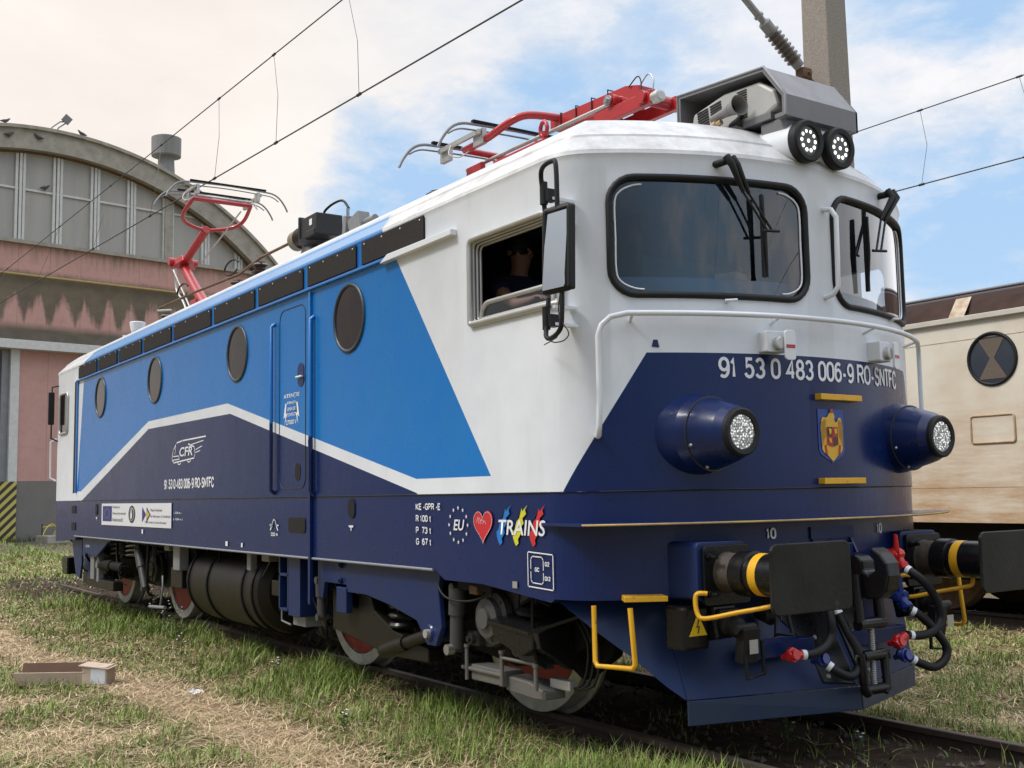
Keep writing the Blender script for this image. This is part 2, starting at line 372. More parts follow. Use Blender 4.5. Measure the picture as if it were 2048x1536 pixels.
mb.add(vs, [(5 * k + j, 5 * k + (j + 1) % 5, 5 * ((k + 1) % N2) + (j + 1) % 5, 5 * ((k + 1) % N2) + j) for k in range(N2) for j in range(5)])
o = mb.build('lower_side_panel', m_navy, LOCO)
MB().tube([P(X2U(x), .987, .0) for x in (-5.2, -2, 1, 3, 5.06)], .011, 6).build('sole_bar_edge', mat('edge_highlight', (.22, .24, .27), .45, ns=10), LOCO)  # pale rim along the sole bar, edge highlight put into its colour
MB().pxy([(x, y) for x, y in [(-6.3, -1.3), (6.6, -1.3), (6.6, 1.3), (-6.3, 1.3)]], 1.0, 1.46).build('underframe', m_under, LOCO)
# drip edge plate round the front
lip = [(6.35, -1.575), (6.79, -1.62)] + [(4.05 + 3.2 * math.cos(t), 3.2 * math.sin(t)) for t in [-.525 + 1.05 * i / 14 for i in range(15)]] + [(6.79, 1.62), (6.35, 1.575)]
MB().pxy(lip, 1.300, 1.316).build('front_ledge', m_navy, LOCO)
MB().tube([(x, y, 1.308) for x, y in lip[1:-1]], .0065, 6).build('ledge_edge', mat('rust_edge', (.34, .22, .12), .6, col2=(.62, .42, .12), ns=3, amt=1.0), LOCO)
# body seams
MB().tube([P(u, 1.489, .0) for u in [X2U(-5.1) - (X2U(-5.1) + 1.8) * k / 120 for k in range(121)]], .004, 5).build('body_seam', m_black, LOCO)
MB().box((3.064, -1.572, .62), (3.098, -1.548, 3.19)).build('down_pipe', m_blue, LOCO)
MB().box((3.062, -1.574, .62), (3.100, -1.5475, 1.96)).build('down_pipe', m_navy, LOCO)
# cornice gutter
MB().pxz([(-5.15, 3.205), (4.50, 3.205), (4.50, 3.225), (-5.15, 3.225)], -1.585, -1.549).build('gutter', m_blue, LOCO, .004)
MB().pxz([(4.40, 3.185), (5.42, 3.195), (5.42, 3.235), (4.52, 3.235)], -1.60, -1.549).build('rain_strip', m_white, LOCO, .004)
# ventilation grilles along the top of the side
mesh_m = mat('black_mesh', (.016, .014, .014), .7, spec=.2, col2=(.035, .03, .028), ns=120, amt=.8, bump=.5, bs=160)
vb = [-5.13, -4.0, -2.96, -1.85, -.68, .646, 1.86, 2.975, 3.99, 5.05]
for a, b in zip(vb[:-1], vb[1:]):
    v = MB().pxz([(a + .05, 3.245), (b - .05, 3.245), (b - .05, 3.425), (a + .05, 3.425)], -1.565, -1.54).build('vent_grille', mesh_m, LOCO, .003)
    s = MB()
    for k in range(4):
        x = a + .1 + (b - a - .2) * k / 3; s.lathe((x, -1.5645, 3.40), (0, -1, 0), [(0, .007), (.004, .006)], 6)
    s.build('screw', m_dec, v)
# ------------------------------------------------------------------ windows
def strip_fill(mb, poly, off, fn=P, cols=26):
    us = [p[0] for p in poly]; a, b = min(us), max(us); vs = []
    for i in range(cols + 1):
        u = a + (b - a) * (.001 + .998 * i / cols); zs = []
        for k in range(len(poly)):
            (x0, z0), (x1, z1) = poly[k], poly[(k + 1) % len(poly)]
            if (x0 - u) * (x1 - u) <= 0 and x0 != x1: zs.append(z0 + (z1 - z0) * (u - x0) / (x1 - x0))
        vs += [fn(u, min(zs), off), fn(u, max(zs), off)]
    mb.add(vs, [(2 * i, 2 * i + 2, 2 * i + 3, 2 * i + 1) for i in range(cols)], True); return mb
def grow(poly, k):
    cx = sum(p[0] for p in poly) / len(poly); cz = sum(p[1] for p in poly) / len(poly)
    return [(x + (k if x > cx else -k), z + (k if z > cz else -k)) for x, z in poly]
for W, sgn in ((WN, 1), (WF, -1)):
    ws = strip_fill(MB(), W, -.012).build('windscreen', m_glass, LOCO)
    MB().tube([P(u, z, .004) for u, z in W], .020, 8, closed=True).build('rubber_seal', m_black, ws)
    G = grow(W, -.035); uc = .765 * sgn
    for side in (1, -1):
        a = uc + side * .605; ps = [(a - side * .16, 2.945 + .308), (a - side * .10, 2.945 + .300), (a - side * .03, 2.945 + .265), (a, 2.945 + .20), (a, 2.945), (a, 2.945 - .20), (a - side * .03, 2.945 - .265), (a - side * .10, 2.945 - .300), (a - side * .16, 2.945 - .308)]
        if side * sgn > 0 or sgn > 0: MB().tube(smooth_path([P(u, z, -.006) for u, z in ps], 4), .006, 6).build('heater_strip', m_dec, ws)
# side window with its aluminium frame
ws = MB().tube([P(u, z, .010) for u, z in grow(WS, .018)], .022, 8, closed=True).build('side_window', m_alu, LOCO)
for k, off in ((.0, -.01), (-.012, -.03), (-.022, -.05)):
    MB().tube([P(u, z, off) for u, z in grow(WS, k)], .010, 6, closed=True).build('window_track', m_alu, ws)
lowp = rrect(1.78, 2.56, 2.595, 2.70, .09, 5, (.09, .09, .01, .01))
MB().tube([P(u, z, -.03) for u, z in lowp], .016, 8, closed=True).build('lower_sash', m_alu, ws)
strip_fill(MB(), lowp, -.035).build('lower_pane', m_glass, ws)
# rear cab side window and open doorway
MB().pxz(rrect(-6.25, -5.72, 2.50, 3.1, .08), -1.566, -1.548).build('side_window', m_gdark, LOCO)
MB().tube([(x, -1.56, z) for x, z in rrect(-6.25, -5.72, 2.50, 3.1, .08)], .02, 6, closed=True).build('window_frame', m_alu, LOCO)
MB().pxz([(-5.36, 1.60), (-5.33, 1.6), (-5.33, 3.22), (-5.36, 3.22)], -1.556, -1.50).build('door_post', m_white, LOCO)
MB().pxz([(-5.125, 1.60), (-5.09, 1.6), (-5.09, 3.22), (-5.125, 3.22)], -1.575, -1.50).build('door_post', m_blue, LOCO)
MB().box((-5.33, -1.552, 1.61), (-5.125, -1.50, 3.21)).build('doorway_shade', m_black, LOCO)  # black panel closing the open doorway, painted in place of its shade
for z in (1.36, 1.12): MB().box((-5.38, -1.552, z - .05), (-5.14, -1.535, z + .06)).build('step_recess', m_black, LOCO)
# portholes
for x in (-3.83, -1.34, 1.35, 3.80):
    f = MB().tube([(x + .262 * math.cos(a), -1.553, 2.872 + .262 * math.sin(a)) for a in [2 * math.pi * k / 40 for k in range(40)]], .016, 8, closed=True).build('porthole', mat('porthole_ring', (.03, .05, .07), .4), LOCO)
    MB().lathe((x, -1.535, 2.872), (0, -1, 0), [(0, .26), (.019, .26)], 40).build('porthole_glass', m_gdark, f)
# machine-room door between its grab rails
door = MB().tube([(x, -1.551, z) for x, z in rrect(2.40, 2.96, 1.56, 3.12, .10)], .0045, 5, closed=True).build('machine_room_door', m_seal, LOCO)
MB().pxz(rrect(2.80, 2.93, 2.42, 2.62, .06), -1.556, -1.549).build('door_handle_recess', m_navy, door)
MB().tube([(2.82, -1.575, 2.50), (2.94, -1.575, 2.50)], .010, 8).build('door_handle', m_dec, door)
for x, z0, z1 in ((2.29, 1.52, 3.03), (3.135, 1.50, 2.98)):
    zs = 1.98 if x > 3 else 2.14
    d = MB().tube([(x, -1.55, z1), (x, -1.585, z1 - .03), (x, -1.585, zs)], .017, 8).build('grab_rail', m_blue, LOCO)
    MB().tube([(x, -1.585, zs), (x, -1.585, z0 + .03), (x, -1.55, z0)], .017, 8).build('grab_rail', m_navy, LOCO)
for (x, z) in ((3.824, 1.394), (-3.95, 1.37), (2.80, 1.70)):
    MB().pxz(rrect(x - .055, x + .055, z - .075, z + .075, .05), -1.553, -1.54).build('key_hole', m_black, LOCO)
MB().pxz(rrect(2.60, 2.95, 1.19, 1.315, .03), -1.551, -1.54).build('jack_pocket', m_black, LOCO)
# ------------------------------------------------------------------ front fittings
def frontpart(name, mt, mb, par=LOCO, **k): return mb.build(name, mt, par, **k)
hp = [P(1.50, 1.80, .0), P(1.50, 1.80, .07), P(1.495, 1.86, .09)] + [P(1.49, z, .09) for z in (2.0, 2.2, 2.36)] + [P(1.47, 2.42, .09), P(1.42, 2.465, .09), P(1.33, 2.485, .09)]
hp += [P(u, 2.485, .09) for u in [1.2 - .2 * i for i in range(13)]]
hp += [P(-1.33, 2.485, .09), P(-1.42, 2.465, .09), P(-1.47, 2.42, .09)] + [P(-1.49, z, .09) for z in (2.36, 2.2, 2.0)] + [P(-1.495, 1.86, .09), P(-1.50, 1.80, .07), P(-1.50, 1.80, .0)]
hr = MB().tube(hp, .0165, 10).build('front_handrail', m_white, LOCO)
for u in (1.30, .42, -.42, -1.30): MB().tube([P(u, 2.45, -.005), P(u, 2.485, .09)], .010, 8).build('rail_bracket', m_white, hr)
MB().tube([P(-.045, 3.19, 0), P(-.045, 3.18, .06), P(-.06, 3.13, .085), P(-.055, 2.9, .085), P(-.05, 2.70, .085), P(-.035, 2.655, .06), P(-.03, 2.64, 0)], .016, 10).build('grab_handle', m_white, LOCO)
for u, z in ((.72, 2.57), (-.86, 2.585)):
    b = MB().tube([P(u, z, 0), P(u, z, .03)], .010, 6); b.tube([P(u + .02, z + .004, .032), P(u - .05, z + .008, .045)], .008, 6); b.build('washer_nozzle', m_white, LOCO)
for u in (.44, -.54):                 # jumper sockets under the handrail
    s = MB(); s.prism(rrect(u - .07, u + .075, 2.275, 2.40, .012), lambda a, z: P(a, z, -.01), lambda a, z: P(a, z, .085)); s = s.build('jumper_socket', m_white, LOCO, .006)
    MB().prism(rrect(u - .085, u - .015, 2.225, 2.40, .02), lambda a, z: P(a, z, .12), lambda a, z: P(a, z, .135)).build('socket_lid', m_white, s, .003)
    MB().lathe(P(u - .0, 2.325, .085), PN(u)[1], [(0, .04), (.03, .04), (.034, .03)], 16).build('socket_collar', m_alu, s)
    MB().prism([(u - .08, 2.295), (u - .02, 2.295), (u - .02, 2.315), (u - .08, 2.315)], lambda a, z: P(a, z, .1352), lambda a, z: P(a, z, .137)).build('red_mark', m_red, s)
for z in (2.030, 1.528):              # yellow steps above and below the crest
    MB().prism([(.10, z - .018), (-.285, z - .018), (-.285, z + .018), (.10, z + .018)], lambda a, q: P(a, q, -.01), lambda a, q: P(a, q, .05)).build('footstep', m_yellow, LOCO, .003)
# headlights
m_led = bpy.data.materials.new('headlight_lens'); m_led.use_nodes = True; g = NG(m_led.node_tree); b_ = m_led.node_tree.nodes['Principled BSDF']
tc = g.n('ShaderNodeTexCoord'); vo = g.n('ShaderNodeTexVoronoi'); vo.inputs['Scale'].default_value = 70; vo.inputs['Randomness'].default_value = .65; g.link(tc.outputs['Object'], vo.inputs['Vector'])
g.link(g.mix(g.ramp(vo.outputs['Distance'], .25, .6), (.95, .95, .92), (.18, .18, .17)), b_.inputs['Base Color']); b_.inputs['Roughness'].default_value = .15; b_.inputs['Metallic'].default_value = .5
g.link(g.mix(g.ramp(vo.outputs['Distance'], .2, .45), (1, 1, .95), (.05, .05, .05)), b_.inputs['Emission Color']); b_.inputs['Emission Strength'].default_value = .45
for s in (-1, 1):
    y = .877 * s; C0 = Vector((6.66, y * 1.015, 1.806)); ax = Vector((1, 0, -.01))
    hl = MB().lathe(C0, ax, [(0, .262), (.33, .225), (.47, .186), (.56, .160), (.605, .138), (.62, .13)], 44).build('headlight', m_navy, LOCO)
    MB().lathe(C0 + ax * .40, ax, [(0, .2135), (.005, .2125)], 44).build('housing_joint', m_seal, hl)
    MB().lathe(C0 + ax * .60, ax, [(0, .137), (.03, .134), (.04, .122), (.036, .098), (.028, .094)], 40, cap=False).build('rubber_ring', m_black, hl)
    MB().lathe(C0 + ax * .618, ax, [(0, .096), (.008, .096)], 36).build('headlight_lens', m_led, hl)
    b = MB()
    for a in (200, 250, 20): b.lathe(C0 + ax * .42 + Vector((0, math.cos(R(a)) * .197, math.sin(R(a)) * .197)), (0, math.cos(R(a)), math.sin(R(a))), [(0, .012), (.012, .008)], 8)
    b.build('fixing_screw', m_steel, hl)
# upper lamps in their welded pod
ulens = mat('upper_lamp_glass', (.07, .075, .08), .15)
m_glow = bpy.data.materials.new('led_glow'); m_glow.use_nodes = True; q = m_glow.node_tree.nodes['Principled BSDF']; q.inputs['Base Color'].default_value = (1, 1, .95, 1); q.inputs['Emission Color'].default_value = (1, .97, .88, 1); q.inputs['Emission Strength'].default_value = 1.1
pod = MB()
for y in (-.130, .160): pod.lathe((6.55, y, 3.615), (1, 0, -.055), [(0, .128), (.60, .122)], 36)
pod.box((6.6, -.13, 3.50), (7.12, .16, 3.70)); pod = pod.build('lamp_pod', m_white, LOCO)
for y in (-.130, .160):
    C0 = Vector((7.14, y, 3.585)); ax = Vector((1, 0, -.055)).normalized()
    la = MB().lathe(C0, ax, [(0, .128), (.012, .131), (.055, .131), (.066, .12), (.064, .092), (.05, .088)], 40, cap=False).build('upper_lamp', m_black, LOCO)
    MB().lathe(C0 + ax * .035, ax, [(0, .09), (.016, .09)], 32).build('lamp_glass', ulens, la)
    b = MB()
    for k in range(11):
        a = 2 * math.pi * k / 10; r = .060 if k < 10 else 0
        b.lathe(C0 + ax * .0515 + Vector((0, math.cos(a) * r, math.sin(a) * r)), ax, [(0, .0125), (.003, .011)], 10)
    b.build('led', m_glow, la)
# wipers
def wiper(par, base, elbow, ends, blade, two=True):
    w = MB().tube([base + Vector((-.09, 0, 0)), base + Vector((.02, 0, 0))], .022, 10); w = w.build('wiper', m_black, par)
    b = MB()
    for k in ((0, .045) if two else (0, .03)):
        o = Vector((0, k, .004))
        b.tube([base + o + Vector((.02, 0, .02)), base + o + Vector((.05, .012, -.03)), base.lerp(elbow, .45) + o], [.026, .022, .012], 8)
        b.tube([base.lerp(elbow, .42) + o, elbow + o * 1.0], .0075, 8)
    b.tube([elbow + Vector((-.005, -.03, .0)), elbow + Vector((0, .10, .01))], .009, 8); b.build('wiper_arm', m_black, w)
    MB().tube([blade[0], (blade[0] + blade[1]) / 2 + Vector((.012, 0, 0)), blade[1]], .008, 6).box(tuple(blade[1] - Vector((.018, .004, 0))), tuple(blade[0] + Vector((-.004, .004, 0)))).build('wiper_blade', m_black, w)
wiper(LOCO, Vector((7.08, -.74, 3.385)), Vector((7.17, -.50, 2.985)), None, (Vector((7.14, -.505, 3.21)), Vector((7.135, -.475, 2.72))))
wiper(LOCO, Vector((7.06, .75, 3.40)), Vector((7.14, .53, 2.985)), None, (Vector((7.135, .46, 3.20)), Vector((7.125, .45, 2.72))))
# driver's mirror
mr = MB()
mir = sub('mirror', LOCO)
c, a_, b__ = Vector((6.80, -1.75, 2.81)), Vector((.215, .02, 0)), Vector((0, .006, .235))
def mq(x, z, d=0.0): return c + a_ * x * .5 + b__ * z + Vector((-.09, -1, 0)).normalized() * d
def mslab(x0, x1, z0, z1, d0, d1, mb): return mb.prism(rrect(x0, x1, z0, z1, .06, 3), lambda x, z: mq(x, z, d0), lambda x, z: mq(x, z, d1))
mslab(-1, 1, -1, 1, -.03, 0, MB()).build('mirror_back', m_black, mir, .006)
MB().prism(rrect(-.82, .82, -.94, .94, .06, 3), lambda x, z: mq(x, z, .001), lambda x, z: mq(x, z, .018 - .014 * z)).build('mirror_glass', m_mirror, mir)
MB().tube([mq(x, z, .004) for x, z in rrect(-.92, .92, -.97, .97, .08, 3)], .017, 6, closed=True).build('mirror_frame', m_black, mir)
b = MB()
b.tube(smooth_path([(6.575, -1.66, 3.02), (6.575, -1.68, 3.20), (6.59, -1.70, 3.29), (6.66, -1.73, 3.315), (6.76, -1.745, 3.315), (6.80, -1.75, 3.28), (6.805, -1.75, 3.04)], 4), .014, 8)
b.tube(smooth_path([(6.585, -1.66, 2.58), (6.585, -1.68, 2.42), (6.61, -1.70, 2.355), (6.70, -1.73, 2.335), (6.80, -1.745, 2.37), (6.825, -1.75, 2.45), (6.83, -1.75, 2.58)], 4), .014, 8)
for z in (3.19, 2.47):
    b.tube([(6.578, -1.675, z - .07), (6.578, -1.675, z + .06)], .023, 8); b.box((6.575, -1.68, z - .055), (6.625, -1.62, z + .015)); 
b.build('mirror_bracket', m_black, mir)
for z in (3.15, 3.03, 2.43, 2.53): MB().box((6.57, -1.65, z - .008), (6.63, -1.49, z + .008)).build('mounting_lug', m_white, mir)
MB().tube(smooth_path([(6.80, -1.74, 2.57), (6.78, -1.74, 2.47), (6.83, -1.75, 2.40), (6.87, -1.74, 2.34), (6.80, -1.72, 2.31), (6.68, -1.70, 2.315), (6.62, -1.68, 2.34), (6.70, -1.69, 2.345), (6.62, -1.66, 2.34), (6.45, -1.60, 2.335)], 3), .0035, 5).build('mirror_cable', m_black, mir)
# mirror at the far cab
q = sub('mirror', LOCO)
MB().box((-6.50, -1.685, 2.66), (-6.44, -1.60, 3.16)).build('mirror_back', m_black, q, .01)
MB().tube([(-6.42, -1.54, 3.26), (-6.45, -1.64, 3.24), (-6.45, -1.64, 2.45), (-6.42, -1.54, 2.40)], .014, 6).build('mirror_bracket', m_black, q)
MB().tube([(-6.60, -1.53, 2.45), (-6.66, -1.60, 2.40), (-6.66, -1.60, 1.85), (-6.60, -1.53, 1.8)], .015, 8).build('grab_rail', m_white, LOCO)
# cab interior
cabp = sub('cab_interior', LOCO)
MB().box((4.96, -1.47, 1.63), (4.99, 1.47, 3.36)).build('rear_bulkhead', mat('bulkhead_blue', (.16, .36, .60), .6, amt=.4, ns=1.5), cabp)
MB().box((4.995, -1.47, 1.63), (5.02, -.45, 3.36)).box((5.02, -.47, 1.63), (6.0, -.45, 3.36)).build('cab_shade_panel', m_black, cabp)  # black panels put in for the cab's shade behind the side window
MB().pxy([tuple(P(u, 0, -.12))[:2] for u in [-1.35 + 2.7 * i / 12 for i in range(13)]] + [(6.25, -1.40), (6.25, 1.40)][::-1][::-1], 2.35, 2.735).build('control_desk', m_desk, cabp, .01)
MB().box((6.35, .3, 2.73), (6.65, .75, 2.86)).build('console', m_black, cabp, .02)
MB().box((5.0, .75, 1.65), (5.5, 1.3, 3.1)).build('equipment_cabinet', mat('cream_cabinet', (.45, .40, .32), .5), cabp, .01)
MB().box((5.0, -.5, 1.65), (5.02, .2, 3.25)).build('bulkhead_door', mat('cab_door', (.10, .16, .22), .5), cabp, .01)
MB().box((6.72, -.50, 2.735), (6.86, -.34, 2.80), Matrix.Rotation(R(20), 3, 'Z')).build('papers', mat('cream_paper', (.62, .50, .32), .7), cabp)
st = MB().box((5.05, -1.25, 2.09), (5.52, -.75, 2.19)); st.box((5.0, -1.25, 2.17), (5.07, -.75, 2.72)); st.lathe((5.3, -1.0, 1.63), (0, 0, 1), [(0, .05), (.6, .05)], 12); st.build('driver_seat', m_black, cabp, .02)
# ------------------------------------------------------------------ buffers, coupling, hoses, plough
def mirror_poly(p): return [(-x, y) for x, y in p][::-1]
for s in (-1, 1):
    y = .875 * s
    bx = MB().pyz(rrect(y - .205, y + .165, .885, 1.205, .03, 3), 6.62, 7.10); bx.build('buffer_box', m_navyd, LOCO, .006)
    bf = sub('buffer', LOCO)
    MB().pyz(rrect(y - .175, y + .175, .86, 1.185, .025, 3), 7.10, 7.125).build('flange', m_blackg, bf, .004)
    MB().lathe((7.12, y, 1.035), (1, 0, .0), [(0, .115), (.02, .108), (.12, .105)], 32).build('guide_tube', mat('rusty_tube', (.045, .035, .028), .75, col2=(.09, .07, .05), ns=30, bump=.5), bf)
    MB().lathe((7.235, y, 1.035), (1, 0, 0), [(0, .118), (.012, .123), (.10, .123), (.105, .112), (.46, .112)], 36).build('sleeve', m_blackg, bf)
    MB().lathe((7.375, y, 1.035), (1, 0, 0), [(0, .1135), (.055, .1135)], 36).build('yellow_band', m_yellow, bf)
    hd = MB(); pl = rrect(y - .295, y + .30, .862, 1.215, .045, 5); n = len(pl); NX = 12
    hd.pyz(pl, 7.70, 7.722)
    hd.build('buffer_head', mat('buffer_face', (.008, .008, .008), .45, col2=(.020, .019, .018), ns=4, amt=.9, spec=.25, dirt=(.045, .043, .04), ds=16, dlo=.62, dhi=.80, bump=.15), bf, .006)
    b = MB()
    for dy in (-.14, .14):
        for dz in (-.10, .10): b.lathe((7.12, y + dy, 1.025 + dz), (1, 0, 0), [(0, .022), (.025, .022), (.026, .012), (.07, .012)], 6)
    b.build('bolt', m_blackg, bf)
    yy = .94 * s
    q_ = .875 * s; e_ = -s if s > 0 else -1
    MB().tube(smooth_path([(7.13, q_ - .165, .93), (7.10, q_ - .205, .93), (7.09, q_ - .215, .90), (7.10, q_ - .215, .83), (7.14, q_ - .20, .80), (7.28, q_ - .10, .835), (7.42, q_ - .02, .868), (7.455, q_, .89), (7.455, q_, .955)], 4), .0135, 8).build('shunter_handle', m_yellow, LOCO)
# coupling hook
ck = sub('coupling', LOCO)
hk = [(7.16, .95), (7.28, .93), (7.33, .875), (7.40, .85), (7.48, .86), (7.535, .91), (7.555, .99), (7.545, 1.06), (7.50, 1.115), (7.445, 1.15), (7.43, 1.13), (7.465, 1.07), (7.46, 1.015), (7.42, .99), (7.38, 1.01), (7.375, 1.07), (7.34, 1.10), (7.28, 1.10), (7.16, 1.07)]
MB().pxz(hk, -.058, .058).build('hook', m_blackg, ck, .022)
MB().box((7.07, -.16, .86), (7.15, .16, 1.16)).build('hook_plate', m_navy, ck, .006)
for s in (-1, 1): MB().pxz([(7.08, 1.10), (7.17, 1.10), (7.08, 1.285)], s * .17 - .008, s * .17 + .008).build('gusset', m_navy, LOCO)
MB().box((7.1, -.19, 1.19), (7.13, .19, 1.26)).build('cross_plate', m_navyd, LOCO)
b = MB()
for s in (-1, 1): b.tube([(7.35, s * .085, .99), (7.37, s * .09, .72)], .03, 8)
b.lathe((7.37, -.11, .71), (0, 1, 0), [(0, .035), (.22, .035)], 14); b.build('shackle', m_blackg, ck)
sp = MB().lathe((7.375, 0, .36), (0, 0, 1), [(0, .016), (.35, .016)], 12)
for k in range(28): sp.lathe((7.375, 0, .37 + .012 * k), (0, 0, 1), [(0, .016), (.004, .021), (.008, .016)], 12, cap=False)
sp.build('screw_spindle', m_steel, ck)
b = MB().lathe((7.375, -.09, .53), (0, 1, 0), [(0, .033), (.18, .033)], 14)
for s in (-1, 1): b.tube([(7.375, s * .10, .55), (7.39, s * .10, .36), (7.39, s * .07, .32)], .026, 8)
b.lathe((7.385, -.10, .345), (0, 1, 0), [(0, .03), (.2, .03)], 14); b.build('coupling_link', m_blackg, ck)
for s in (-1, 1): MB().tube([(7.375, s * .10, .53), (7.375, s * .145, .54), (7.375, s * .15, .50)], .010, 6).build('lever_arm', m_blackg, ck)
# brake hoses
def hose(pts, valve, vcol, endp, dr, label, handle=True):
    h = sub('brake_hose', LOCO, label)
    pp = smooth_path(pts, 4); MB().tube(pp, .0255, 12).build('hose', m_black, h)
    b = MB()
    for i in (1, len(pp) - 3): d = pp[i + 1] - pp[i]; b.lathe(pp[i], d, [(0, .0275), (.026, .0275)], 14)
    b.build('hose_clip', m_dec, h)
    v = Vector(valve); b = MB(); b.tube([(v.x - .14, v.y, v.z + .01), v, Vector(pts[0])], [.024, .034, .026], 8)
    if handle:
        b.lathe(v + Vector((-.0, -.05, 0)), (0, 1, 0), [(0, .018), (.008, .034), (.03, .034), (.032, .044), (.07, .044), (.072, .03), (.10, .03)], 8)
        b.lathe(v.lerp(Vector(pts[0]), .7), Vector(pts[0]) - v, [(0, .036), (.025, .036)], 6)
        b.tube([v + Vector((.02, -.02, .02)), v + Vector((.03, -.035, .12))], [.02, .012], 6)
        b.box((v.x - .005, v.y - .03, v.z - .07), (v.x + .02, v.y + .035, v.z - .02), Matrix.Rotation(R(35), 3, 'X'))
    b.build('stop_cock', vcol, h, .003)
    e = Vector(endp); b = MB(); b.tube([Vector(pts[-1]), e, e + Vector(dr)], [.026, .032, .03], 8)
    b.lathe(e, (1, 0, .2), [(-.03, .028), (-.012, .028), (-.01, .042), (.012, .042), (.014, .03), (.035, .03)], 8); b.tube([e, e + Vector((-.07, 0, -.02))], .018, 6)
    b.build('hose_end', vcol, h, .003)
m_redp = mat('red_valve', (.55, .012, .012), .35, col2=(.42, .01, .01), coat=.3); m_bluep = mat('blue_valve', (.012, .03, .20), .35, coat=.3)
hose([(7.3, .43, 1.0), (7.36, .45, .96), (7.4, .51, .89), (7.42, .57, .79), (7.42, .59, .69), (7.42, .51, .63), (7.4, .41, .61), (7.38, .31, .62)], (7.26, .41, 1.08), m_redp, (7.36, .26, .585), (0, -.03, -.02), 'far brake hose with red stop cock')
hose([(7.33, .41, .76), (7.38, .47, .71), (7.42, .54, .62), (7.44, .6, .53), (7.44, .58, .46), (7.42, .5, .42), (7.4, .4, .45), (7.38, .345, .48)], (7.26, .43, .83), m_bluep, (7.36, .31, .50), (-.03, -.03, .02), 'far hose with blue stop cock')
hose([(7.25, -.22, .86), (7.3, -.25, .74), (7.3, -.25, .66), (7.3, -.31, .6), (7.3, -.42, .57), (7.28, -.49, .57)], (7.2, -.21, .96), m_redp, (7.28, -.56, .575), (0, -.03, -.01), 'near brake hose ending in a red holder')
hose([(7.25, -.16, .82), (7.32, -.14, .67), (7.36, -.11, .57), (7.36, -.11, .47), (7.36, -.18, .43), (7.34, -.26, .46), (7.3, -.30, .50)], (7.2, -.15, .90), m_bluep, (7.28, -.32, .53), (-.03, -.02, .02), 'near hose ending in a blue holder')
# heating / control jumper boxes below the buffers
def jumper(y, s, lab):
    j = sub('jumper_cable_box', LOCO, lab)
    MB().box((6.92, y - .10, .66), (7.10, y + .08, .84), Matrix.Rotation(R(-12), 3, 'Y')).build('box', m_blackg, j, .01)
    MB().lathe((7.08, y, .755), (1, 0, -.2), [(0, .07), (.04, .07), (.05, .055), (.10, .055), (.11, .03)], 18).lathe((7.09, y, .82), (0, 1, 0), [(-.07, .018), (.07, .018)], 8).build('socket_head', m_black, j, .003)
    b = MB().box((7.17, y - .02 * s, .55), (7.23, y + .10 * s, .74), Matrix.Rotation(R(8), 3, 'Y'))
    b.tube([(7.21, y + .0 * s, .60), (7.22, y + .01 * s, .47), (7.22, y + .14 * s, .485), (7.22, y + .13 * s, .66)], .013, 6); b.lathe((7.20, y - .05, .735), (0, 1, 0), [(0, .028), (.14, .028)], 12)
    b.build('plug', m_black, j, .004)
    MB().box((7.232, y + .02, .60), (7.235, y + .085, .675)).build('rating_plate', m_alu, j)
jumper(-.86, 1, 'black cable socket box under the near buffer'); jumper(.90, -1, 'black cable socket box under the far buffer')
b = MB().tube([(7.02, -.50, .80), (7.12, -.50, .75), (7.20, -.60, .68), (7.20, -.46, .67), (7.12, -.40, .76)], .014, 6); b.lathe((7.0, -.50, .80), (1, 0, -.3), [(0, .06), (.10, .06), (.12, .03)], 16); b.build('cable_holder', m_black, LOCO, .003)
def tri(y, z, x, h, name='warning_triangle'):
    MB().pyz([(y - h * .55, z), (y + h * .55, z), (y, z + h)], x, x + .002).build(name, mat('warning_yellow', (.80, .52, .01), .4), LOCO)
    MB().tube([(x + .004, y + a * h, z + b * h) for a, b in ((.04, .72), (-.10, .38), (.06, .42), (-.03, .12))], h * .035, 4).build('warning_bolt', m_black, LOCO)
tri(-.49, .805, 7.125, .07)
MB().box((7.07, -.545, .79), (7.123, -.435, .885)).build('warning_backplate', m_black, LOCO)
tri(-1.05, .70, 7.06, .12); MB().box((6.9, -1.15, .62), (7.058, -.96, .86)).build('socket_housing', m_blackg, LOCO, .02)
# snow plough
pw = sub('snow_plough', LOCO)
FR = [(-.99, .845, 6.72), (0, .845, 6.98), (.99, .845, 6.72)]
def quad(mb, a, b, c, d, th=.012):
    a, b, c, d = map(Vector, (a, b, c, d)); n = (b - a).cross(d - a).normalized() * th
    mb.add([a, b, c, d, a + n, b + n, c + n, d + n], [(3, 2, 1, 0), (4, 5, 6, 7), (0, 1, 5, 4), (1, 2, 6, 5), (2, 3, 7, 6), (3, 0, 4, 7)])
b = MB()
for s in (-1, 1): quad(b, (6.70, s * .99, .87), (6.90, s * 1.0, .325), (7.27, 0, .345), (7.0, 0, .87), .012 * -s)
b.build('plough_blade', m_navyd, pw, .004)
b = MB()
for s in (-1, 1): quad(b, (6.90, s * 1.0, .325), (6.90, s * 1.0, .19), (7.28, 0, .215), (7.27, 0, .345), .014 * -s)
b.build('cutting_edge', mat('edge_blue', (.014, .030, .075), .45, col2=(.025, .035, .05), ns=6), pw, .003)
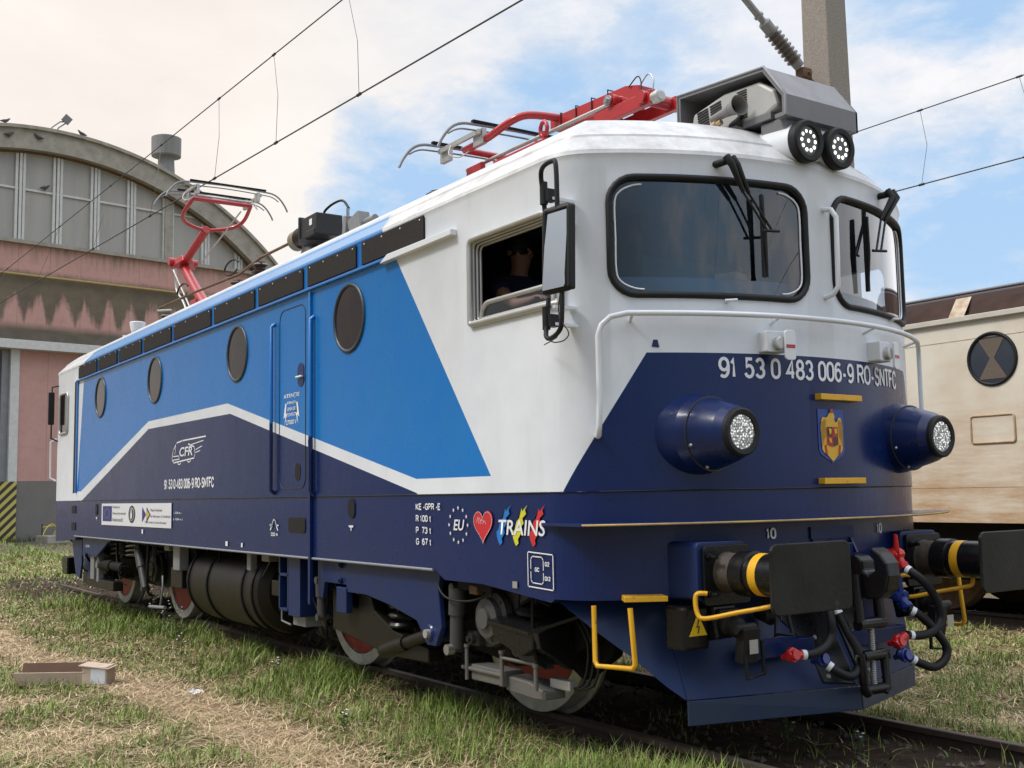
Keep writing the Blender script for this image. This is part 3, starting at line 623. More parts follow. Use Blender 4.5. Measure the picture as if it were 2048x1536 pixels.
for s in (-1, 1):
    V = [Vector(p) for p in ((6.40, s * 1.50, .868), (6.70, s * .99, .872), (6.90, s * 1.0, .325), (6.83, s * 1.08, .40), (6.70, s * 1.22, .56), (6.55, s * 1.38, .72))]
    b = MB().add(V + [v + Vector((-.012, s * -.008, 0)) for v in V], [(0, 1, 5), (1, 4, 5), (1, 3, 4), (1, 2, 3), (11, 7, 6), (11, 10, 7), (10, 9, 7), (9, 8, 7)] + [(i, 6 + i, 6 + (i + 1) % 6, (i + 1) % 6) for i in range(6)])
    b.build('side_wing', m_navyd, pw)
b = MB()
for s in (-1, 1):
    pl = [(.03, .86), (.30, .86), (.33, .72), (.24, .60), (.22, .38), (.03, .36)]
    b.prism(pl, lambda y, z: (7.0 - .30 * y + (.87 - z) * (.515 - .13 * y) + .004, s * y, z), lambda y, z: (7.0 - .30 * y + (.87 - z) * (.515 - .13 * y) + .03, s * y, z))
b.build('reinforcing_plate', m_blackg, pw, .006)
b = MB()
for s in (-1, 1):
    for y, z in ((.27, .80), (.17, .62), (.18, .41), (.08, .41)): b.lathe((7.0 - .30 * y + (.87 - z) * (.515 - .13 * y) + .03, s * y, z), (1, 0, .4), [(0, .016), (.008, .012)], 10)
b.build('plough_bolt', m_steel, pw)
for s in (-1, 1): MB().box((7.0, s * .42 - .28, .54), (7.13, s * .42 + .22, .63)).build('hose_bracket', m_navy, LOCO, .006)
# ladder stirrup and step on the near side
for s in (-1, 1):
    MB().tube([(6.66, s * 1.45, .86), (6.66, s * 1.45, .56), (6.68, s * 1.45, .535), (6.98, s * 1.45, .555), (7.0, s * 1.45, .58), (6.97, s * 1.45, .87)], .0145, 8).build('step_stirrup', m_yellow, LOCO)
    st = MB().prism([(1.39 * s, .885), (1.16 * s, .885), (1.16 * s, .915), (1.39 * s, .915)], lambda u, z: P(u, z, -.01), lambda u, z: P(u, z, .12)).build('footstep', m_yellow, LOCO, .003)
# ------------------------------------------------------------------ running gear
def wheelset(xc, par, bright=1):
    for s in (-1, 1):
        w_ = sub('wheel', par)
        MB().lathe((xc, s * .83, .625), (0, -s, 0), [(0, .625), (.13, .632), (.131, .665), (.165, .655), (.166, .52), (.0, .52)], 64, cap=False).lathe((xc, s * .831, .625), (0, s, 0), [(0, .625), (.001, .53)], 64, cap=False).build('tyre', m_tyre, w_)
        MB().lathe((xc, s * .815, .625), (0, -s, 0), [(0, .0), (.0, .53), (.04, .52), (.06, .2), (.12, .2)], 48, cap=False).build('wheel_disc', m_redd, w_)
        MB().lathe((xc, s * .80, .625), (0, s, 0), [(0, .16), (.05, .15), (.08, .1), (.08, 0)], 28, cap=False).build('hub', m_under, w_)
    MB().lathe((xc, -.8, .625), (0, 1, 0), [(0, .09), (1.6, .09)], 16).build('axle', m_under, par)
def spring(mb, c, r, h, turns, wr=.018):
    pts = [(c[0] + r * math.cos(a), c[1] + r * math.sin(a), c[2] + h * a / (2 * math.pi * turns)) for a in [2 * math.pi * turns * i / (turns * 16) for i in range(turns * 16 + 1)]]
    mb.tube(pts, wr, 6)
def damper(name, a, b, r, par, m1=None):
    a, b = Vector(a), Vector(b); mid = a.lerp(b, .45); q = MB().cyl(a, mid, r * 1.25, n=16); q.cyl(mid, b, r, n=16)
    q.lathe(a + Vector((0, -.05, 0)), (0, 1, 0), [(0, .03), (.1, .03)], 12); q.lathe(b + Vector((0, -.05, 0)), (0, 1, 0), [(0, .03), (.1, .03)], 12)
    return q.build(name, m1 or m_damp, par)
def bogie(xc, d):     # d=+1: outer axle towards +x
    B = sub('bogie', LOCO); X = lambda x: xc + d * x
    wheelset(xc + 1.35, B); wheelset(xc - 1.35, B)
    b = MB()
    for s in (-1, 1):
        pts = [(X(-2.0), .48), (X(-1.75), .42), (X(-1.1), .40), (X(-.7), .47), (X(.7), .50), (X(1.0), .44), (X(1.9), .46), (X(2.1), .60), (X(1.7), .84), (X(.9), .86), (X(.5), .70), (X(-.5), .70), (X(-.9), .86), (X(-1.9), .84), (X(-2.05), .7)]
        b.pxz(pts, s * 1.02 - .07, s * 1.02 + .07)
    b.box((xc - .3, -1.0, .45), (xc + .3, 1.0, .95)); b.build('bogie_frame', m_under, B, .01)
    for s in (-1, 1):
        MB().pxz([(xc - 2.15, 1.0), (xc + 2.15, 1.0), (xc + 2.2, .62), (xc + 1.95, .44), (xc + .75, .37), (xc - .75, .37), (xc - 1.95, .40), (xc - 2.2, .62)], s * .93 - .015, s * .93 + .015).build('wheel_shade_plate', m_under, B)  # black backing plate added to hide the upper wheels as if in shade
        for xa in (-1.35, 1.35):
            MB().lathe((xc + xa, s * 1.04, .625), (0, s, 0), [(0, .20), (.10, .20), (.12, .17), (.17, .16), (.18, .10), (.20, .09)], 32).build('axle_box', m_grey if (xa > 0) == (d > 0) and s < 0 else m_underg, B)
        q = MB(); spring(q, (xc + .38, s * 1.17, .72), .10, .24, 4); spring(q, (xc - .38, s * 1.17, .72), .10, .24, 4); q.build('coil_spring', m_steel if s < 0 else m_under, B)
    return B, X
# near bogie
B, X = bogie(3.85, 1); y = -1.30
b = MB().pxz([(3.07, 1.0), (3.07, .70), (3.16, .66), (3.20, .80), (3.60, .80), (3.62, .745), (3.95, .745), (4.30, .70), (4.72, .62), (4.86, .47), (4.98, .47), (5.06, .60), (5.02, .86), (5.06, .99)], -1.49, -1.45); b.build('bogie_side_plate', m_navyd, LOCO, .006)
b = MB()
for z in (.95, .83): b.lathe((3.52, -1.49, z), (0, -1, 0), [(0, .026), (.02, .026), (.021, .014), (.035, .014)], 10)
b.build('plate_bolt', m_navyd, LOCO)
MB().box((3.44, -1.50, .58), (3.62, -1.44, .78)).build('suspension_hanger', m_navyd, B, .008)
MB().pxz([(3.16, .74), (3.40, .74), (3.44, .62), (3.62, .62), (3.66, .76), (3.82, .76), (3.90, .62), (4.20, .50), (4.72, .42), (4.72, .32), (4.1, .31), (3.55, .38), (3.16, .42)], -1.40, -1.28).build('bogie_side_beam', m_underg, B, .01)
q = MB()
for z in (.52, .59, .66, .73): q.lathe((4.22, -1.31, z), (0, 0, 1), [(0, .11), (.018, .125), (.036, .11)], 20)
q.build('coil_spring', mat('spring_gloss', (.03, .03, .03), .25, .3), B)
damper('damper', (2.98, -1.42, .80), (3.0, -1.42, .50), .038, B)
damper('yaw_damper', (4.0, -1.36, .33), (4.90, -1.44, .55), .045, B, m_underg)
MB().lathe((4.90, -1.50, .55), (0, 1, 0), [(0, .05), (.02, .07), (.12, .07)], 16).build('damper_bracket', m_navy, B)
MB().lathe((4.905, -1.53, .55), (0, 1, 0), [(0, .03), (.03, .03)], 12).build('damper_pin', m_alu, B)
damper('vertical_damper', (5.155, -1.42, .87), (5.135, -1.42, .47), .046, B)
MB().lathe((5.135, -1.50, .465), (0, 1, 0), [(0, .035), (.05, .035)], 14).build('damper_pin', m_steel, B)
a = MB().lathe((5.47, -1.30, .69), (0, -1, 0), [(0, .17), (.05, .17), (.06, .13), (.10, .125), (.11, .07), (.13, .065)], 40)
for k in range(8): a.lathe((5.47 + .145 * math.cos(k * .785), -1.35, .69 + .145 * math.sin(k * .785)), (0, -1, 0), [(0, .014), (.014, .014)], 6)
a.pxz([(5.40, .60), (5.75, .45), (6.0, .42), (5.85, .52), (5.62, .62)], -1.32, -1.24); a.lathe((5.66, -1.18, .74), (0, -1, 0), [(0, .18), (.10, .18)], 32)
a.build('gearbox_cover', m_grey, B, .004)
b = MB().pxz([(5.58, .67), (6.05, .655), (6.05, .56), (5.92, .50), (5.62, .58)], -1.44, -1.0); b.pyz([(-1.44, .655), (-1.0, .77), (-1.0, .40), (-1.2, .42), (-1.42, .56)], 6.02, 6.10); b.build('sandbox', m_blackg, LOCO, .008)
b = MB().add([(5.56, -1.45, .69), (6.03, -1.46, .66), (6.30, -1.10, .80), (5.80, -1.05, .80), (5.56, -1.45, .67), (6.03, -1.46, .64), (6.30, -1.10, .78), (5.80, -1.05, .78)], [(0, 1, 2, 3), (7, 6, 5, 4), (0, 4, 5, 1), (1, 5, 6, 2), (2, 6, 7, 3), (3, 7, 4, 0)]); b.build('sandbox_lid', m_blackg, LOCO)
b = MB().lathe((5.86, -1.28, .74), (.1, 0, 1), [(0, .12), (.02, .13), (.045, .10), (.05, .03), (.09, .03)], 16)
b.tube([(5.70, -1.30, .77), (5.86, -1.30, .84), (6.02, -1.28, .80)], .014, 6); b.tube([(5.78, -1.36, .76), (5.80, -1.36, .86)], .010, 6); b.tube([(5.92, -1.36, .76), (5.96, -1.34, .84)], .010, 6); b.build('sand_valve', m_black, LOCO)
MB().pxz([(4.80, .44), (5.45, .36), (5.95, .43), (6.30, .62), (6.35, .80), (5.4, .78), (4.8, .60)], -1.16, -1.06).build('bogie_end_beam', m_under, B, .01)
MB().pxz([(5.88, .78), (6.42, .80), (6.30, .50), (6.02, .33), (5.88, .40)], -1.04, -.96).build('wheel_guard', m_under, B)
b = MB().box((5.22, -1.36, .27), (5.62, -1.22, .37)); b.pxz([(5.60, .34), (5.86, .33), (6.02, .29), (6.02, .24), (5.90, .235), (5.60, .25)], -1.34, -1.18); b.box((5.12, -1.38, .33), (5.60, -1.2, .355))
m_lub = mat('dull_casting', (.17, .165, .155), .5, .4, col2=(.10, .10, .09), ns=9); b = b.build('wheel_flange_lubricator', m_lub, B, .008)
q = MB()
for x, z0, z1 in ((5.20, .27, .50), (5.62, .28, .50), (5.99, .30, .46)): q.tube([(x, -1.38, z0), (x, -1.38, z1)], .014, 8); q.lathe((x, -1.38, z1 - .02), (0, 0, 1), [(0, .022), (.02, .022)], 6)
q.tube([(5.62, -1.38, .455), (5.99, -1.38, .455)], .012, 6); q.build('carrier_rod', m_lub, B)
MB().tube(smooth_path([(5.02, -1.46, .97), (5.03, -1.49, .87), (5.18, -1.50, .80), (5.40, -1.46, .80), (5.55, -1.42, .86), (5.60, -1.40, .92)], 4), .008, 6).build('earth_cable', m_black, LOCO)
MB().box((5.20, -1.45, .86), (5.62, -1.25, .95)).build('bracket', m_under, LOCO, .01)
MB().box((5.36, -1.46, .84), (5.46, -1.40, .90)).build('junction_box', m_rust, LOCO, .01)
for k in range(3): MB().tube(smooth_path([(6.1 + .06 * k, -1.2, .78), (6.3 + .05 * k, -1.22, .60), (6.25 + .05 * k, -1.22, .36), (6.05, -1.2, .30)], 3), .009, 6).build('sand_pipe', m_black, LOCO)
MB().box((5.95, -1.25, .30), (6.15, -1.19, .36)).build('sand_nozzle', m_alu, LOCO, .008)
# steps and underfloor boxes between the bogies
b = MB()
for x in (2.19, 2.38): b.box((x, -1.47, .50), (x + .03, -1.40, .99))
for z in (.50, .80): b.box((2.19, -1.47, z), (2.41, -1.40, z + .025))
b.box((2.41, -1.47, .47), (2.66, -1.16, .99)); b.build('side_step', m_navyd, LOCO, .004)
b = MB().box((2.35, -1.4, .38), (2.62, -1.2, .47)); b.tube([(2.15, -1.42, .50), (2.15, -1.42, .40), (2.35, -1.42, .38)], .010, 6); b.build('drain_box', m_greyp, LOCO, .01)
b = MB().box((1.85, -1.40, .60), (2.12, -1.15, .74)); b.tube([(1.95, -1.3, .74), (1.95, -1.3, .86)], .02, 6); b.build('reservoir_valve_box', m_underg, LOCO, .01)
b = MB().lathe((-.62, -1.0, .60), (1, 0, 0), [(0, .30), (.03, .40), (.10, .42), (2.05, .42), (2.12, .40), (2.17, .30), (2.19, 0)], 48, cap=False); tk = b.build('air_tank', m_underg, LOCO)
for x in (-.45, .15, 1.15, 1.42): MB().tube([(x, -1.0 + .428 * math.cos(a), .60 + .428 * math.sin(a)) for a in [2 * math.pi * k / 40 for k in range(40)]], .012, 5, closed=True).build('tank_strap', m_black, tk)
for x in (-1.35, 1.65): MB().box((x, -1.42, .90), (x + .18, -1.28, 1.0)).build('cable_box', mat('pale_box', (.22, .21, .18), .5), LOCO, .01)
MB().box((-.95, -1.44, .70), (-.72, -1.33, .99)).build('cable_box', m_greyp, LOCO, .01)
MB().box((-1.15, -1.40, .50), (-.75, -1.2, .72)).build('relay_box', m_underg, LOCO, .01)
MB().box((1.30, -1.43, .80), (1.40, -1.36, .98)).build('cable_box', m_greyp, LOCO, .01)
b = MB()
for k in range(14): x = -2.2 + k * .36; b.tube([(x, -1.35, .99), (x, -1.35, .99 - .06 - rnd.random() * .2)], .012, 6)
b.build('pipe_stub', m_under, LOCO)
for y0 in (-1.2, 1.2): MB().tube([(-4.9, y0, .93), (4.9, y0, .93)], .025, 8).build('main_pipe', m_under, LOCO)
rr = random.Random(11)
for k in range(34):
    x = rr.choice([rr.uniform(2.7, 6.3), rr.uniform(-5.6, -2.0), rr.uniform(1.6, 2.9), rr.uniform(-2.0, -.7)]); y = rr.uniform(-1.42, -1.18); z = rr.uniform(.72, .98); L = rr.uniform(-.5, .5); d = rr.uniform(.12, .5)
    MB().tube(smooth_path([(x, y, .99), (x, y, z), (x + L * .4, y, z - d * .5), (x + L, y + .03, max(.30, z - d)), (x + L * 1.1, y + .10, max(.28, z - d - .05))], 3), rr.choice([.007, .009, .012, .018]), 6).build('brake_pipe', rr.choice([m_black, m_under, m_underg, m_damp]), LOCO)
for k in range(14):
    x = rr.choice([rr.uniform(3.0, 6.0), rr.uniform(-5.4, -2.2)]); z = rr.uniform(.45, .80); a = rr.uniform(.05, .13)
    q = MB().box((x - a, -1.27, z - a * .7), (x + a, -1.14, z + a * .7)); q.lathe((x, -1.27, z), (0, -1, 0), [(0, .04), (.03, .04), (.032, .02), (.05, .02)], 8); q.build('brake_gear_block', rr.choice([m_under, m_underg, m_damp, m_rust]), LOCO, .012)
# far bogie
B, X = bogie(-3.85, -1)
MB().pxz([(-4.95, .99), (-4.95, .72), (-4.80, .70), (-4.78, .76), (-4.2, .72), (-3.6, .93), (-3.3, .99)], -1.49, -1.45).build('bogie_side_plate', m_navyd, LOCO, .006)
damper('damper', (-2.45, -1.40, .86), (-2.15, -1.40, .42), .045, B)
damper('yaw_damper', (-4.15, -1.38, .62), (-3.2, -1.38, .62), .06, B, m_under)
MB().lathe((-4.2, -1.48, .62), (0, 1, 0), [(0, .05), (.06, .05)], 12).build('damper_pin', m_steel, B)
MB().box((-4.70, -1.44, .40), (-4.5, -1.36, .80)).build('suspension_hanger', m_greyp, B, .01)
MB().box((-4.35, -1.44, .38), (-4.25, -1.36, .78)).build('suspension_hanger', m_greyp, B, .01)
MB().box((-4.9, -1.43, .30), (-3.5, -1.3, .42)).build('bogie_side_beam', m_underg, B, .01)
q = MB().tube([(-1.95, -1.40, .22), (-1.35, -1.40, .25)], .02, 8); q.tube(smooth_path([(-1.6, -1.38, .25), (-1.45, -1.40, .45), (-1.52, -1.38, .60)], 3), .012, 6); q.build('sand_pipe', m_greyp, LOCO)
b = MB().pxz([(-5.75, .95), (-5.12, .95), (-5.12, .60), (-5.22, .38), (-5.45, .42)], -1.46, -1.43); b.pxz([(-6.9, .9), (-6.5, .9), (-6.5, .2), (-7.0, .2)], -1.0, 1.0); b.build('rear_plough', m_navyd, LOCO)
for s in (-1, 1): MB().lathe((-7.0, s * .875, 1.04), (-1, 0, 0), [(0, .12), (.6, .12), (.6, .28), (.63, .28)], 24).build('rear_buffer', m_blackg, LOCO)
MB().box((-7.1, -1.3, .35), (-6.75, -1.1, .62)).build('rear_socket_box', m_blackg, LOCO, .02)
# ------------------------------------------------------------------ roof equipment
m_hood = mat('hood_grey', (.17, .17, .18), .45, col2=(.125, .125, .13), ns=4)
hd = sub('roof_hood', LOCO)
prof = [(6.21, 3.80), (6.21, 4.14), (6.985, 4.085), (7.145, 3.868), (7.145, 3.735), (7.06, 3.735)]
inn = [(6.235, 3.80), (6.235, 4.113), (6.97, 4.06), (7.12, 3.86), (7.12, 3.76), (7.06, 3.76)]
b = MB(); b.prism(prof + inn[::-1], lambda x, z: (x, -.27, z), lambda x, z: (x, .40, z)); b.pxz(prof, .385, .40)
b.build('hood_shell', m_hood, hd)
MB().tube([(x, -.27, z) for x, z in prof[:-1]], .010, 6, ).build('hood_rim', m_greyp, hd)
MB().box((6.30, -.24, 3.76), (7.0, .36, 3.80)).build('hood_base', m_hood, hd)
MB().box((6.9, -.22, 3.60), (7.10, .34, 3.745)).build('hood_support', m_hood, hd)
ac = sub('air_conditioner', LOCO)
m_ac = mat('pale_grey_casing', (.42, .42, .41), .45, col2=(.34, .34, .33))
b = MB().pxz([(6.27, 3.83), (6.31, 3.99), (6.60, 4.045), (6.90, 4.03), (7.02, 3.94), (7.05, 3.83), (6.95, 3.79), (6.3, 3.80)], -.23, .33).build('casing', m_ac, ac, .035)
b = MB()
for c_ in (6.36, 6.48):
    for k in range(7): b.box((c_, -.236, 3.875 + k * .018), (c_ + .10, -.226, 3.884 + k * .018), Matrix.Rotation(R(-6), 3, 'Y'), (6.45, -.23, 3.93))
for k in range(12): b.box((6.72, -.236, 3.83 + k * .016), (6.80, -.226, 3.836 + k * .016))
b.build('louvre_slots', m_black, ac)
hn = MB().lathe((6.56, -.30, 3.87), (1, -.12, .03), [(0, .024), (.12, .030), (.20, .040), (.26, .056), (.275, .066), (.27, .058), (.2, .035), (.15, .025)], 36, cap=False)
hn = hn.build('horn', mat('horn_grey', (.20, .20, .20), .4), LOCO); MB().lathe((6.75, -.323, 3.876), (1, -.12, .03), [(0, .04), (.001, .0)], 24, cap=False).build('horn_throat', m_black, hn)
hn2 = MB().lathe((6.50, -.18, 3.82), (1, -.05, 0), [(0, .03), (.2, .05), (.27, .07), (.26, .06), (.15, .03)], 28, cap=False).build('horn', m_black, LOCO)
for x in (6.33, 6.58): MB().lathe((x, -.33, 3.80), (1, 0, .2), [(0, .022), (.02, .03), (.05, .03), (.055, .018), (.09, .018)], 12).build('pipe_fitting', mat('brass', (.45, .32, .18), .4, .6), LOCO)
def insulator(mb, o, d, r, h, n, rc=.6):
    pr = [(0, r * rc)]
    for k in range(n): t = h * (k + .2) / n; pr += [(t, r * rc), (t + h / n * .25, r), (t + h / n * .35, r), (t + h / n * .7, r * rc)]
    mb.lathe(o, d, pr + [(h, r * rc)], 20)
def panto(xb, d, raised, lab):   # d: which way the knee points (+1 = towards the front)
    Q = sub('pantograph', LOCO, lab); zb = 4.12
    b = MB()
    for dx in (-.45, .55):
        for s in (-1, 1): insulator(b, (xb + d * dx, s * .42, 3.76), (0, 0, 1), .10, .30, 5)
    b.build('insulator', m_ins, Q)
    b = MB()
    for s in (-1, 1): b.box((xb - .55, s * .42 - .035, zb - .05), (xb + .6, s * .42 + .035, zb + .02)); b.box((xb + .0, s * .25 - .02, zb - .02), (xb + .25, s * .25 + .02, zb + .22))
    for x in (xb - .5, xb + .5, xb + .1): b.box((x - .04, -.45, zb - .05), (x + .04, .45, zb + .03))
    b.lathe((xb + .1, -.3, zb + .10), (0, 1, 0), [(0, .05), (.6, .05)], 16); b.lathe((xb - .25, -.15, zb + .06), (1, 0, 0), [(0, .07), (.5, .07)], 16); b.build('base_frame', m_red, Q, .004)
    return Q, zb
def head(Q, cx, cz, half=.62, spread=.28):
    b = MB()
    for dx in (-spread, spread):
        pts = [(cx + dx, -.88, cz - .25), (cx + dx, -.84, cz - .17), (cx + dx, -.76, cz - .07), (cx + dx, -.66, cz - .015), (cx + dx, -.5, cz), (cx + dx, 0, cz + .015), (cx + dx, .5, cz), (cx + dx, .66, cz - .015), (cx + dx, .76, cz - .07), (cx + dx, .84, cz - .17), (cx + dx, .88, cz - .25)]
        b.tube(smooth_path(pts, 4), .013, 8); b.tube(smooth_path([(x - .04, y_, z - .035) for x, y_, z in pts[2:-2]], 3), .008, 6)
        MB().box((cx + dx - .02, -.55, cz + .012), (cx + dx + .02, .55, cz + .034)).build('carbon_strip', m_under, Q)
    b.build('contact_head', m_greyp, Q)
    b = MB()
    for s in (-1, 1):
        b.box((cx - spread, s * .48 - .012, cz - .07), (cx + spread, s * .48 + .012, cz - .03)); b.box((cx - spread * 1.05, s * .44 - .02, cz - .15), (cx - spread * .6, s * .44 + .02, cz - .02)); b.box((cx + spread * .6, s * .44 - .02, cz - .15), (cx + spread * 1.05, s * .44 + .02, cz - .02))
        b.tube(smooth_path([(cx - .1, s * .5, cz - .06), (cx - .05, s * .55, cz - .16), (cx + .05, s * .5, cz - .20), (cx + .1, s * .4, cz - .12)], 3), .006, 5)
    b.tube([(cx, -.45, cz - .10), (cx, .45, cz - .10)], .016, 8); b.build('head_suspension', m_alu, Q)
# lowered pantograph above the near cab
Q, zb = panto(3.5, 1, False, 'lowered red pantograph above the near cab')
b = MB().tube([(3.62, 0, 4.22), (5.25, 0, 4.30)], [.075, .07], 10); b.box((5.15, -.15, 4.25), (5.80, -.10, 4.35)); b.box((5.15, .10, 4.25), (5.80, .15, 4.35)); b.lathe((5.72, -.18, 4.31), (0, 1, 0), [(0, .05), (.36, .05)], 16)
b.box((4.2, -.45, 4.10), (4.9, -.37, 4.19)); b.build('lower_arm', m_red, Q, .004)
b = MB().prism([(4.50, 4.43), (4.50, 4.53), (5.45, 4.50), (5.60, 4.46), (5.60, 4.34), (5.3, 4.35)], lambda x, z: (x, -.08, z), lambda x, z: (x, .08, z)); b.lathe((5.35, -.15, 4.40), (0, 1, 0), [(0, .055), (.3, .055)], 16)
for s in (-1, 1): b.tube(smooth_path([(4.60, s * .06, 4.51), (4.50, s * .30, 4.52), (4.38, s * .40, 4.48), (4.10, s * .42, 4.43), (3.72, s * .42, 4.42)], 4), .032, 10)
b.tube([(3.72, -.42, 4.42), (3.72, .42, 4.42)], .028, 10); b.build('upper_arm', m_red, Q, .004)
MB().tube([(5.35, -.14, 4.38), (3.40, -.20, 4.36)], .017, 8).build('guide_rod', m_alu, Q)
b = MB().tube([(4.86, -.41, 4.12), (4.86, -.41, 4.26)], .02, 6).tube([(4.86 + .045 * math.cos(a), -.41, 4.28 + .06 * math.sin(a)) for a in [k * .7 for k in range(9)]], .018, 6, closed=True).build('lifting_eye', m_red, Q)
b = MB()
for k in range(4): x = 4.65 + .2 * k; b.tube([(x, -.085, 4.42), (x, -.085, 4.53), (x, .085, 4.53)], .006, 5)
b.tube(smooth_path([(5.5, -.09, 4.47), (5.6, -.09, 4.52), (5.65, -.10, 4.46), (5.66, -.11, 4.34)], 4), .005, 6); b.build('cable_tie', m_black, Q)
MB().tube(smooth_path([(5.55, -.04, 4.45), (5.66, -.04, 4.53), (5.72, -.04, 4.46), (5.70, -.05, 4.34)], 4), .006, 6).build('flexible_strap', m_alu, Q)
MB().lathe((5.80, -.11, 4.29), (1, 0, 0), [(0, .045), (.07, .045), (.075, .03)], 16).build('rubber_stop', m_alu, Q)
MB().lathe((5.35, -.165, 4.40), (0, -1, 0), [(0, .04), (.015, .04), (.016, .02), (.03, .02)], 12).build('pivot_bolt', m_steel, Q)
head(Q, 3.72, 4.535, spread=.33)
# raised pantograph at the far end
Q, zb = panto(-4.1, -1, True, 'raised red pantograph at the far end')
b = MB().tube([(-4.1, 0, 4.24), (-4.7, 0, 4.66), (-5.30, 0, 5.13)], [.085, .075, .07], 10); b.lathe((-5.30, -.22, 5.15), (0, 1, 0), [(0, .06), (.44, .06)], 16); b.build('lower_arm', m_red, Q, .004)
b = MB(); b.prism([(-.20, 0), (.20, 0), (.075, .30), (-.075, .30)], lambda y_, t: (-5.36 + t * .85, y_, 5.14 + t * .30), lambda y_, t: (-5.30 + t * .85, y_, 5.05 + t * .30))
b.tube([(-5.10, 0, 5.17), (-4.20, 0, 5.45)], .06, 8)
for s in (-1, 1): b.tube(smooth_path([(-4.25, 0, 5.44), (-4.18, s * .20, 5.46), (-4.05, s * .38, 5.50), (-3.85, s * .45, 5.57), (-3.52, s * .42, 5.70)], 4), .028, 10)
b.tube([(-3.52, -.42, 5.70), (-3.52, .42, 5.70)], .030, 10); b.build('upper_arm', m_red, Q, .004)
MB().tube([(-5.45, -.1, 5.05), (-4.4, -.16, 4.28)], .016, 6).tube([(-5.1, .2, 5.1), (-3.6, .30, 5.62)], .012, 6).build('guide_rod', m_alu, Q)
MB().tube(smooth_path([(-5.5, -.05, 5.1), (-5.45, -.05, 4.75), (-5.1, -.05, 4.5), (-4.8, -.05, 4.2)], 4), .018, 6).build('air_pipe', m_alu, Q)
head(Q, -3.55, 5.862, spread=.28)
b = MB()
insulator(b, (-2.02, -.3, 3.78), (0, 0, 1), .11, .50, 6); insulator(b, (-1.28, -.3, 3.78), (0, 0, 1), .11, .60, 7); insulator(b, (-3.75, -.7, 3.76), (0, 0, 1), .11, .30, 4)
bi = b.build('roof_insulator', m_ins, LOCO)
MB().tube([(-3.45, -.9, 4.08), (-2.95, -.6, 4.24), (-2.02, -.3, 4.36)], .018, 8).tube([(-2.02, -.3, 4.36), (-1.28, -.3, 4.44), (-.4, -.3, 4.44)], .018, 8).build('roof_busbar', m_rust, LOCO)
MB().tube([(-3.5, -.9, 4.06), (-2.9, -.9, 3.98)], .014, 6).build('busbar_end', m_alu, LOCO)
for c_, r0 in (((-2.3, -.3, 4.50), .26), ((-3.7, -.5, 4.40), .24)):
    MB().tube(smooth_path([(c_[0] + r0 * math.cos(R(a)), c_[1], c_[2] + .08 * math.sin(R(a)) * 1.2) for a in range(20, 330, 30)], 3), .013, 6).build('roof_cable', m_black, LOCO)
# circuit breaker and arrester in the middle
b = MB(); insulator(b, (-.26, -.2, 4.48), (1, 0, 0), .13, .36, 6, .8); b.build('breaker_insulator', m_ins, LOCO)
b = MB().box((.10, -.38, 4.36), (.56, -.06, 4.60)); b.box((.10, -.40, 4.34), (.14, -.04, 4.63)); b.box((.30, -.395, 4.35), (.53, -.37, 4.43)); b.lathe((.15, -.2, 4.0), (0, 0, 1), [(0, .16), (.05, .2), (.12, .2), (.3, .15), (.34, .2), (.37, .2)], 24); b.lathe((-.05, -.2, 3.78), (0, 0, 1), [(0, .2), (.28, .2)], 24)
b.build('circuit_breaker', mat('breaker_black', (.018, .017, .018), .5, bump=.1), LOCO, .012)
MB().box((.38, -.384, 4.48), (.45, -.3815, 4.55)).build('rating_plate', m_dec, LOCO)
MB().lathe((-.40, -.2, 4.48), (1, 0, 0), [(0, .12), (.14, .12)], 24).build('breaker_end_cap', mat('tan_cap', (.20, .17, .12), .5), LOCO, .01)
MB().tube(smooth_path([(.35, -.2, 4.62), (.40, -.2, 4.67), (.60, -.2, 4.70), (.85, -.2, 4.68), (1.0, -.2, 4.56)], 4), .014, 8).build('roof_cable', m_black, LOCO)
b = MB().box((1.0, -.3, 4.05), (1.45, -.1, 4.24)); b.box((1.0, -.28, 4.22), (1.08, -.2, 4.46), Matrix.Rotation(R(8), 3, 'Y')); b.box((1.15, -.28, 4.20), (1.40, -.14, 4.42), Matrix.Rotation(R(-15), 3, 'Y')); b.lathe((1.6, -.2, 4.32), (1, 0, 0), [(-.2, .04), (.02, .04)], 12); b.lathe((1.3, -.2, 3.78), (0, 0, 1), [(0, .08), (.3, .08)], 12)
b.tube([(1.06, -.24, 4.44), (1.06, -.24, 4.54)], .02, 6); b.build('earthing_switch', m_greyp, LOCO, .01)
insulator(b := MB(), (3.16, -.35, 3.78), (0, 0, 1), .12, .42, 7, .7); b.build('roof_insulator', m_ins, LOCO)
MB().lathe((2.88, -.35, 3.78), (0, 0, 1), [(0, .10), (.36, .10), (.37, .09)], 24).build('roof_vent_pot', mat('galvanised', (.30, .30, .29), .5, .4), LOCO)
MB().lathe((-5.58, -.6, 3.76), (0, 0, 1), [(0, .14), (.10, .07), (.20, .055), (.32, .10), (.44, .12), (.45, .11)], 20).build('roof_funnel_vent', m_dec, LOCO)
MB().lathe((-7.2 + .9, -.6, 3.70), (0, 0, 1), [(0, .06), (.40, .03)], 12).build('roof_aerial', m_white, LOCO)
MB().pxz([(-6.35, 3.80), (-5.75, 3.80), (-5.75, 4.08), (-5.9, 4.08)], -.5, .5).build('roof_box', m_hood, LOCO)
MB().tube([(4.95, -.5, 3.87), (5.15, -.5, 3.92), (5.35, -.5, 3.87)], .05, 8).build('roof_pipe', m_hood, LOCO)
b = MB().box((-4.9, -1.0, 3.76), (2.3, -.96, 3.80)); b.box((-4.9, .96, 3.76), (2.3, 1.0, 3.80)); b.build('roof_walkway_strip', m_hood, LOCO)
